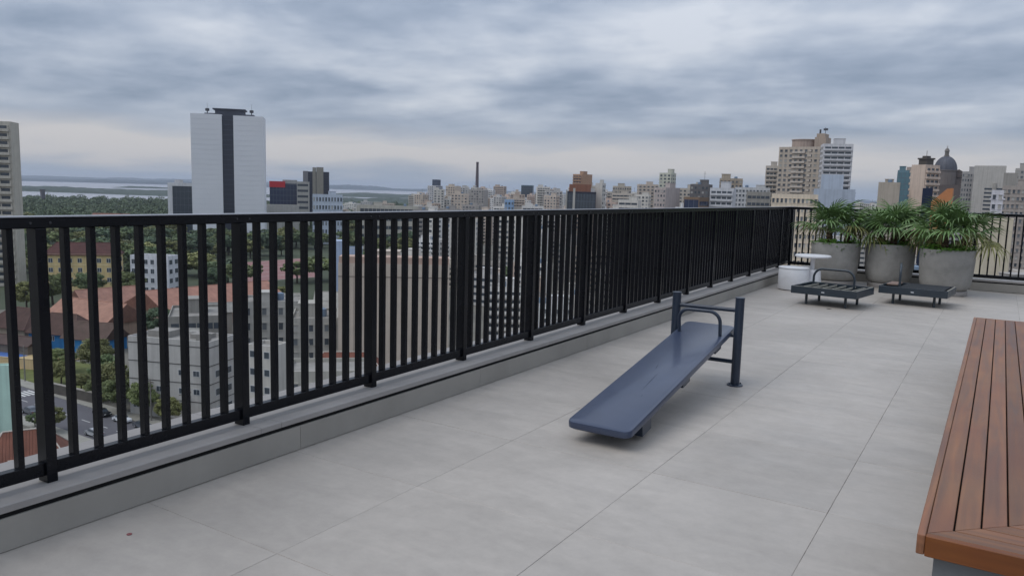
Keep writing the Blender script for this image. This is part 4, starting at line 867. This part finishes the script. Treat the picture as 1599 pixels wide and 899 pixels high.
for k, (x, y, w, d, ze, zr, rz, wh, rh, lb) in enumerate(((-190, 168, 12, 9, -35.5, -32.8, 44, 'a59a8e', '8d8a82', 'beige gabled house right of the second railing post'), (-176, 176, 13, 9, -34.5, -31.8, 40, 'a3968a', '8f8c85', 'beige gabled house with grey roof near the pale blue building'),
        (-168, 162, 9, 8, -35.2, -32.5, 46, 'a4978c', '94918a', 'smaller beige gabled house in front of the other two'), (-205, 150, 14, 10, -37.5, -35.4, 52, '9a948c', '7f7d78', 'grey asbestos roofed shed in front of the salmon hall'), (-173, 118, 11, 8, -37.0, -35.2, 35, '98948c', '85837e', 'grey asbestos roofed shed behind the grey rendered block'))):
    house('gabled_house', lb, x, y, rz, w, d, ze, zr, wh, rh, 0, 0.0, .4, [('F', -2.5, 5, 1.2, 1.4), ('F', 1.5, 5, 1.2, 1.4)])
# ---- running track, court, street
sheet('sports_court', [(-385, 309), (-383, 358), (-299, 284), (-308, 246)], G + .08, plain('court_red', '86625f', .9, coords='World'), 'reddish sports court beyond the houses')
ln = MB()
for k in range(6):
    u = k / 5; ax_, ay_, bx_, by_ = -382 + (-304 + 382) * u, 311 + (250 - 311) * u, -380 + (-302 + 380) * u, 355 + (285 - 355) * u
    ln.poly([(ax_, ay_, G + .1), (ax_ + .5, ay_ + .4, G + .1), (bx_ + .5, by_ + .4, G + .1), (bx_, by_, G + .1)], [(0, 1, 2, 3)])
lo = ln.obj('court_lines', plain('line_white', 'b9b5b0', .8)); lo.parent = bpy.data.objects['sports_court']
ASPH = mat('asphalt', hexc('56555a'), .9, .12, .6, coords='World'); PAVE = mat('pavement_slabs', hexc('8a8880'), .9, .15, .8, coords='World')
def strip(name, label, x0, x1, y0, y1, z, m, kind='structure'):
    b = MB(); b.box(x0, x1, y0, y1, G - .2, z); return tag(b.obj(name, m), label, None, None, kind)
road = strip('street', 'grey asphalt street below the terrace', -330, 60, 75.5, 86.5, G + .05, ASPH)
strip('pavement', 'pavement on the near side of the street', -330, 60, 72.5, 75.48, G + .18, PAVE); strip('pavement', 'pavement on the far side of the street', -330, 60, 86.52, 89.5, G + .18, PAVE)
z = MB()
for k in range(11): z.poly([(-181.5, 76.2 + .92 * k, G + .056), (-176.8, 76.2 + .92 * k, G + .056), (-176.8, 76.7 + .92 * k, G + .056), (-181.5, 76.7 + .92 * k, G + .056)], [(0, 1, 2, 3)])
zo = z.obj('zebra_crossing', plain('road_paint', 'c6c6c2', .7)); zo.parent = road
z = MB()
for k in range(30): z.poly([(-175 + 6 * k, 80.9, G + .056), (-172 + 6 * k, 80.9, G + .056), (-172 + 6 * k, 81.05, G + .056), (-175 + 6 * k, 81.05, G + .056)], [(0, 1, 2, 3)])
zo = z.obj('lane_dashes', plain('road_paint', 'c6c6c2', .7)); zo.parent = road
GRASS = mat('rough_grass', hexc('5a6030'), .95, .35, .5, coords='World')
sheet('grass_bank', [(-230, 89.6), (-160, 89.6), (-160, 112), (-230, 104)], G + .10, GRASS, 'rough grass behind the far pavement', 'structure')
sheet('yard', [(-245, 92), (-203, 94), (-203, 112), (-245, 104)], G + .16, plain('yard_sand', 'b09a70', .9, coords='World'), 'sandy yellow school yard', 'structure')
sheet('yard_court', [(-236, 96), (-217, 97), (-217, 103), (-236, 101)], G + .19, plain('court_blue', '3c5f9a', .8, coords='World'), 'blue painted court in the school yard', 'structure')
t = thing('yard_wall', 'cream wall along the school yard', 'wall', (-206, 94, G), R(20)); annex(t, 'wall_body', -14, 14, -.15, .15, 0, 2.6, wall_mat('c0a983')); annex(t, 'wall_coping', -14.1, 14.1, -.22, .22, 2.601, 2.75, wall_mat('b5a27e'))
t = thing('retaining_wall', 'dark stone retaining wall beside the street', 'wall', (-168, 88.2, G), R(4)); annex(t, 'wall_body', -9, 9, -.3, .3, 0, 2.3, mat('dark_stone', hexc('4c4843'), .95, .3, .8, coords='World')); annex(t, 'wall_coping', -9.1, 9.1, -.38, .38, 2.301, 2.45, wall_mat('8a867e'))
# ---- cars
def car_proto():
    t = thing('parked_car', 'x', 'car'); prof = [(-2.1, .32), (-2.12, .62), (-2.02, .86), (-1.55, .92), (-.95, 1.38), (-.35, 1.47), (.45, 1.45), (1.05, .98), (1.85, .86), (2.08, .68), (2.1, .34)]
    def rg(y, s, cut=99): return [(x * (1 if z < .95 else s), y if z < .95 else y * .80, min(z, cut)) for x, z in prof]
    b = MB(); b.rings([rg(-.78, 1), rg(-.84, 1), rg(.84, 1), rg(.78, 1)]); body = autosmooth(b.obj('body', MATS['car_white'], t), 30)
    g = MB()
    for s in (-1, 1): g.poly([(-1.25, s * .80, .98), (-.85, s * .692, 1.34), (.42, s * .692, 1.37), (.88, s * .80, 1.0)], [(0, 1, 2, 3)])
    g.poly([(.60, -.63, 1.37), (.60, .63, 1.37), (1.08, .70, .985), (1.08, -.70, .985)], [(0, 1, 2, 3)]); g.poly([(-1.03, -.63, 1.36), (-1.03, .63, 1.36), (-1.58, .70, .935), (-1.58, -.70, .935)], [(0, 1, 2, 3)]); g.obj('glazing', GLASS, t)
    for x in (-1.3, 1.32):
        for s in (-1, 1):
            w = MB(); n = 18; w.rings([[(x + r * math.cos(2 * math.pi * k / n), y, .32 + r * math.sin(2 * math.pi * k / n)) for k in range(n)] for r, y in ((.31, s * .66), (.32, s * .68), (.32, s * .85), (.3, s * .87))]); wo = w.obj('wheel', plain('tyre', '17171a', .9), t)
            q = MB(); q.rings([[(x + r * math.cos(2 * math.pi * k / n), y, .32 + r * math.sin(2 * math.pi * k / n)) for k in range(n)] for r, y in ((.19, s * .871), (.18, s * .885))]); q.obj('rim', plain('alloy_rim', '9a9da2', .4, metallic=.6), wo)
    for x, nm, c in ((2.085, 'headlight', 'dcdcd6'), (-2.11, 'tail_light', '8a1c1c')):
        for s in (-1, 1): q = MB(); q.cbox((x, s * .58, .68), (.05, .34, .14), ch=.02); q.obj(nm, plain(nm, c, .3), t)
    return t
for nm, hx in (('car_white', 'cfd2d6'), ('car_black', '1d1f24'), ('car_grey', '4f545c'), ('car_silver', '9a9ea4'), ('car_red', '6d2326')): mat(nm, hexc(hx), .3, .04, 3.0, coat=.6)
cp = car_proto(); CARS = [(-143.6, 84.9, 0, 'car_white', 'white hatchback parked along the far kerb of the street'), (-150.6, 84.9, 0, 'car_black', 'black car parked left of the white hatchback'), (-136.8, 85.0, 0, 'car_grey', 'dark grey car parked right of the white hatchback'), (-130.4, 84.9, 0, 'car_silver', 'silver car parked two places right of the white hatchback'), (-163, 77.2, math.pi, 'car_grey', 'dark grey car on the near side of the street by the crossing'), (-139.5, 77.0, math.pi, 'car_silver', 'silver car parked on the near kerb, half hidden by the bottom rail')]
for k, (x, y, rz, m, lb) in enumerate(CARS):
    c = cp if k == 0 else copy_tree(cp); c.location = (x, y, G + .05); c.rotation_euler = (0, 0, rz); tag(c, lb, 'car', 'cars parked along the street')
    if k:
        for ch in c.children:
            if ch.name.startswith('body'): ch.data = ch.data.copy(); ch.data.materials[0] = MATS[m]
def lamp_post(label, x, y):
    t = thing('utility_pole', label, 'pole', (x, y, G)); b = MB(); b.tube([(0, 0, 0), (0, 0, 8.6)], [.16, .11], 8); b.obj('pole', plain('pole_concrete', '77746e', .9), t); b = MB(); b.box(-1.1, 1.1, -.06, .06, 8.0, 8.14); b.obj('crossarm', plain('pole_wood', '4b4038', .9), t); b = MB(); b.tube([(0, 0, 7.2), (.2, -1.2, 7.8), (.2, -2.0, 7.8)], .05, 6); b.obj('lamp_arm', plain('pole_wood', '4b4038', .9), t)
lamp_post('utility pole by the far pavement near the white hatchback', -139.5, 88.5); lamp_post('utility pole by the yard wall at the left', -190, 89.2); lamp_post('utility pole in front of the grey rendered block', -127.5, 88.4)
t = thing('kiosk', 'small orange kiosk below the grey rendered block', 'kiosk', (-127.8, 88.0, G)); annex(t, 'walls', -1.6, 1.6, -1, 1, .15, 2.2, plain('kiosk_orange', 'b5742a', .7)); annex(t, 'roof', -1.9, 1.9, -1.3, 1.3, 2.201, 2.4, plain('kiosk_roof', '5a5855', .8)); annex(t, 'counter', -1.2, 1.2, -1.35, -1.001, 1.0, 1.1, plain('kiosk_roof', '5a5855', .8))
# ------------------------------------------------------------------ trees
sheet('park_lawn', sector(-76, -38.5, 330, 1850, 24, None, lambda u: 260 * math.sin(9 * (u * .6)) - 120), G + .05, mat('park_grass', hexc('3c4430'), .95, .35, .03, coords='World'), 'grass under the trees of the park')
TL = [mat('tree_leaf_' + h, hexc(h), .7, .45, .35, coords='Object', obj_rand=.25) for h in ('55643f', '656f42', '495a40', '727444')]
BARK = plain('tree_bark', '3d342b', .95)
def tree_meshes(seed, nleaf, nclump, leaf, mi, rad=5.0, ht=10.0):
    rg = np.random.default_rng(seed); trunk = MB(); top = ht * .55
    trunk.tube([(0, 0, 0), (.1, .05, top * .5), (.0, .1, top), (.1, 0, ht * .8)], [.32, .26, .2, .06], 7)
    for k in range(6):
        a = k * 1.05 + seed; z0 = top * (.55 + .07 * k); trunk.tube([(0, 0, z0), (1.4 * math.cos(a), 1.4 * math.sin(a), z0 + 1.2), (3.1 * math.cos(a), 3.1 * math.sin(a), z0 + 2.3)], [.15, .1, .04], 5)
    cl = rg.normal(size=(nclump, 3)); cl /= np.linalg.norm(cl, axis=1)[:, None]; cl *= (rg.uniform(.45, 1.0, nclump) ** .6)[:, None]
    c = cl * np.array([rad * .82, rad * .82, ht * .30]) + np.array([0, 0, ht * .66]); c[:, 2] = np.maximum(c[:, 2], ht * .34)
    idx = rg.integers(0, nclump, nleaf); p = rg.normal(size=(nleaf, 3)); p /= np.linalg.norm(p, axis=1)[:, None]; cr = rg.uniform(.16, .30, nclump) * rad
    pos = c[idx] + p * (cr[idx] * rg.uniform(.5, 1.0, nleaf))[:, None] * np.array([1, 1, .75])
    n = p + rg.normal(size=(nleaf, 3)) * .5 + np.array([0, 0, .4]); n /= np.linalg.norm(n, axis=1)[:, None]
    t_ = np.cross(n, rg.normal(size=(nleaf, 3))); t_ /= np.linalg.norm(t_, axis=1)[:, None]; b_ = np.cross(n, t_); s = (leaf * rg.uniform(.6, 1.3, nleaf))[:, None]
    V = np.stack([pos - t_ * s, pos - b_ * s * .6, pos + t_ * s, pos + b_ * s * .6], 1).reshape(-1, 3)
    me = bpy.data.meshes.new('crown'); me.from_pydata(V.tolist(), [], np.arange(nleaf * 4).reshape(-1, 4).tolist()); me.materials.append(TL[mi])
    return trunk.mesh('trunk', BARK), me
NEAR = [tree_meshes(s, 9000, 60, .26, s % 4) for s in range(4)]
MID = [tree_meshes(20 + s, 2200, 42, .5, s % 4) for s in range(5)]
def tree(label, x, y, s, kind, group=None, name='tree', sz=1.0):
    t = thing(name, label, 'tree', (x, y, G), rnd.uniform(0, 6.28), group); t.scale = (s, s, s * sz)
    link('trunk', kind[0], t); link('crown', kind[1], t); return t
NT = [('broad dark tree between the salmon roofs and the grey rendered block', -207, 135, 1.15, 2, .95), ('bushy olive tree below the brown tiled roofs', -184, 103, .95, 3, .95), ('tree at the left edge above the brown roofs', -290, 138, 1.1, 3, 1), ('small tree on the near pavement beside the first railing post', -147.5, 73.6, .55, 3, .9),
      ('low dark bush beside the mint green building', -153.0, 73.2, .35, 0, .8), ('street tree in front of the grey rendered block, left', -150.2, 88.2, .75, 1, 1), ('street tree in front of the grey rendered block, middle', -143.0, 89.0, .70, 1, 1.05), ('slim street tree near the kiosk', -134.0, 88.6, .6, 3, 1), ('shrubby tree on the retaining wall', -163.0, 90.5, .5, 1, .9), ('shrubby tree left of the retaining wall', -172, 92.5, .5, 3, .8), ('olive roadside tree behind the parked black car', -158.5, 92.0, .85, 3, 1.0), ('olive roadside tree behind the white hatchback', -147.5, 93.5, .95, 1, 1.0), ('roadside tree against the left end of the grey rendered block', -153.5, 98.5, 1.0, 1, 1.0), ('tall roadside tree left of the shrubby retaining wall trees', -166.5, 95.5, .85, 0, 1.0), ('low spreading tree at the corner of the zebra crossing', -181.5, 93.0, .6, 3, .9), ('bushy tree between the yard wall and the street', -192.5, 99.0, .8, 1, .8), ('rusty green tree behind the beige gabled houses', -236, 205, 1.0, 3, .8), ('green tree left of the beige gabled houses', -226, 196, .9, 1, .8), ('tree in front of the yellow building, left', -300, 152, 1.35, 1, .9), ('tree in front of the yellow building, middle', -296, 164, 1.35, 0, .9), ('tree in front of the yellow building, right', -290, 176, 1.3, 1, .9), ('dark tree right of the white stair tower block', -280, 208, 1.2, 2, 1)]
for lb, x, y, s, k, sz in NT: tree(lb, x, y, s, NEAR[k], None, 'tree', sz)
FOOT = [(o.location.x, o.location.y) for o in list(bpy.data.objects) if o.parent is None and o.get('category') in ('building', 'house', 'tower')]
rp = random.Random(12); n = 0; PARK = []
while n < 285:
    b_ = rp.uniform(-70, -39.5); d_ = 372 + 520 * rp.random() ** 1.15; x, y = polar(b_, d_)
    if b_ > -52 and d_ < 430 and b_ < -46: pass
    if any((x - fx) ** 2 + (y - fy) ** 2 < 24 ** 2 for fx, fy in FOOT) or (-400 < x < -290 and 240 < y < 365 and b_ > -54): continue
    if any((x - qx) ** 2 + (y - qy) ** 2 < 6.5 ** 2 for qx, qy in PARK): continue
    if (b_ > -66 and b_ < -57) and d_ < 395: continue
    PARK.append((x, y)); n += 1
    ki = rp.randrange(5); tree('%s park tree %s, %s' % (('deep green', 'olive', 'dark bluish green', 'yellowish green', 'deep green')[ki], 'around the yellow building' if b_ < -59 else 'below the white slab tower' if b_ < -50 else 'beyond the sports court', 'nearer rows' if d_ < 520 else 'farther rows'), x, y, rp.uniform(1.35, 2.1), MID[ki], 'trees in the park beyond the houses', 'park_tree', rp.uniform(.6, .85))
def far_wood():
    rg = np.random.default_rng(5); V = []; cnt = 3600
    bb = np.radians(rg.uniform(-72, -30, cnt)); dd = 880 + 1000 * rg.uniform(0, 1, cnt) ** .9
    # more woods nearer the left; thin out towards the town
    keep = (np.degrees(bb) < -38.5) | (rg.random(cnt) < .05); bb, dd = bb[keep], dd[keep]; cx, cy = np.sin(bb) * dd, np.cos(bb) * dd
    ok = np.ones(len(cx), bool)
    for fx, fy in FOOT: ok &= (cx - fx) ** 2 + (cy - fy) ** 2 > 30 ** 2
    cx, cy = cx[ok], cy[ok]; n = len(cx); k = 60; rad = rg.uniform(3.2, 9, n); ht = rg.uniform(5, 10, n) + 7 * (rg.random(n) < .18) * rg.random(n) + rad * .4
    p = rg.normal(size=(n, k, 3)); p /= np.linalg.norm(p, axis=2)[..., None]; p[..., 2] = np.abs(p[..., 2]) * 1.0 - .25
    lump = 1 + .25 * np.sin(p[..., 0] * 4 + rad[:, None]) * np.cos(p[..., 1] * 5)
    pos = np.stack([cx[:, None] + p[..., 0] * rad[:, None] * lump, cy[:, None] + p[..., 1] * rad[:, None] * lump, G + ht[:, None] * (.55 + .45 * p[..., 2] * lump)], -1).reshape(-1, 3)
    N = len(pos); nn = p.reshape(-1, 3) + rg.normal(size=(N, 3)) * .5; nn /= np.linalg.norm(nn, axis=1)[:, None]; t_ = np.cross(nn, rg.normal(size=(N, 3))); t_ /= np.linalg.norm(t_, axis=1)[:, None]; b_ = np.cross(nn, t_); s = rg.uniform(.7, 1.6, N)[:, None]
    V = np.stack([pos - t_ * s, pos - b_ * s, pos + t_ * s, pos + b_ * s], 1).reshape(-1, 3).astype(np.float32)
    me = bpy.data.meshes.new('woodland'); me.vertices.add(N * 4); me.vertices.foreach_set('co', V.ravel()); me.loops.add(N * 4); me.loops.foreach_set('vertex_index', np.arange(N * 4, dtype=np.int32)); me.polygons.add(N); me.polygons.foreach_set('loop_start', np.arange(0, N * 4, 4, dtype=np.int32)); me.update(calc_edges=True)
    me.materials.append(mat('woodland_leaf', hexc('566348'), .8, .4, .03, coords='World')); tag(link('woodland', me), 'distant woods stretching to the river', None, None, 'stuff')
far_wood()
house('timber_hall', 'orange brown roofed hall among the far trees on the left', -778, 452, 40, 30, 16, -39, -33, '9a8f82', '7a5548', 0, 0.3, 1)
t = house('timber_hall', 'second rusty roofed hall beside the far orange brown one', -812, 486, 60, 22, 13, -39.5, -35, '8d8478', '74564c', 0, 0.3, 1)
t = thing('far_tower', 'slim dark tower on the river bank at far left', 'tower', (*polar(-63.4, 1700), G)); annex(t, 'shaft', -3, 3, -3, 3, 0, 24, wall_mat('5d5a60')); annex(t, 'cap', -3.4, 3.4, -3.4, 3.4, 24.01, 26, wall_mat('5d5a60'))
# ------------------------------------------------------------------ the packed town to the right: individual blocks, told apart only by tint and storeys
PAL = ['cfcac2', 'b9b0a4', 'd8d5d0', 'aaa39a', 'c6b8aa', 'c0bdba', 'b8a698', 'd6d0c8', 'a09b97', 'c9bbae', 'dcdbda', 'cbb6a8']
TINT = ['cream', 'tan', 'white', 'grey', 'sandy', 'light grey', 'brown', 'ivory', 'dark grey', 'pinkish', 'bright white', 'peach']
rc = random.Random(77); used = [(o.location.x, o.location.y, 13) for o in bpy.data.objects if o.parent is None and o.get('category') in ('building', 'house', 'tower', 'church', 'chimney', 'wall')]
def fill(n, b0, b1, d0, d1, h0, h1, smin, smax, tall, label, group, nm, seed, lo=0.62):
    rr = random.Random(seed); k = 0; tries = 0
    while k < n and tries < n * 40:
        tries += 1; b_ = rr.uniform(b0, b1); d_ = math.sqrt(rr.uniform(d0 * d0, d1 * d1)); x, y = polar(b_, d_); w, d = rr.uniform(smin, smax), rr.uniform(smin, smax) * .8
        rad = math.hypot(w, d) / 2
        if any((x - a) ** 2 + (y - c) ** 2 < (rad * .8 + e) ** 2 for a, c, e in used): continue
        used.append((x, y, rad * .8)); hl = lo; hf = hl + (1 - hl) * min(1, max(0, (b_ + 34) / 16)); zt = G + hf * rr.uniform(h0, h1) + (rr.uniform(3, tall) * hf if rr.random() < .2 else 0)
        zt = min(zt, -5 - 3 * rr.random()) if (b_ > -15 and d_ < 620) else zt
        st = rr.choice(['grid', 'grid', 'grid', 'balcony', 'bands']); hx = rr.choice(PAL); rbx = rr.choice([1, 1, 2, 2, 3]); building(nm, '%s %s block, %s, %s' % (TINT[PAL.index(hx)], {'grid': 'square windowed', 'balcony': 'balconied', 'bands': 'ribbon windowed'}[st], ('', 'plain roof house', 'blue roof tank', 'roof antenna')[rbx], label), x, y, w, d, rr.choice([8, 12, 30, 33]) + rr.uniform(-4, 4), zt, hx, st, rr.choice(['grid', 'blank', 'grid']), None, None, 'building', group, rbx, False, k)
        k += 1
fill(40, -40, 3, 215, 400, 12, 30, 10, 17, 6, 'just beyond the railing', 'nearer town blocks', 'town_block', 1)
fill(120, -39, 3.5, 410, 800, 24, 43, 10, 18, 10, 'in the middle distance of the town', 'middle distance town blocks', 'town_block', 2, 0.80)
fill(215, -39.5, 2, 805, 1450, 36, 48, 11, 20, 14, 'in the far packed skyline', 'far skyline blocks', 'skyline_block', 3, 0.93)
fill(46, -28, -11.5, 640, 1050, 46, 55, 12, 19, 7, 'in the tall crowded middle of the skyline', 'crowded middle skyline blocks', 'skyline_block', 8, 1.0)
fill(26, -45, -38, 900, 1500, 16, 34, 14, 26, 6, 'at the wooded edge of town', 'edge of town buildings', 'skyline_block', 4)
for k in range(26):
    b_ = rc.uniform(-40, -4); d_ = rc.uniform(300, 900); x, y = polar(b_, d_)
    if any((x - a) ** 2 + (y - c) ** 2 < (e + 5) ** 2 for a, c, e in used): continue
    tree('dark street tree among the town blocks', x, y, rc.uniform(.9, 1.6), MID[rc.randrange(5)], 'trees among the town blocks', 'town_tree')
# hill-shaped clump of trees by the white and blue tower
for k in range(12):
    a = rc.uniform(0, 6.28); q = 16 * math.sqrt(rc.random()); x, y = polar(-38.6, 640); tree('tree of the rounded grove left of the chimney', x + q * math.cos(a), y + q * math.sin(a), 1.7 * (1.25 - q / 32), MID[k % 5], 'rounded grove left of the chimney', 'grove_tree', 1.25)
# ------------------------------------------------------------------ haze
hz = MB(); hz.box(-21000, 6000, -2000, 21000, G - 1.0, 140.0); ho = hz.obj('haze', None); tag(ho, 'thin grey blue air over the city', None, None, 'stuff')
hm = bpy.data.materials.new('haze'); hm.use_nodes = True; nt = hm.node_tree; nt.nodes.clear(); om = nt.nodes.new('ShaderNodeOutputMaterial'); pv = nt.nodes.new('ShaderNodeVolumePrincipled')
pv.inputs['Color'].default_value = (0.78, 0.86, 1.0, 1); pv.inputs['Density'].default_value = 6.0e-5; pv.inputs['Anisotropy'].default_value = 0.2; nt.links.new(pv.outputs[0], om.inputs['Volume'])
ho.data.materials.clear(); ho.data.materials.append(hm)
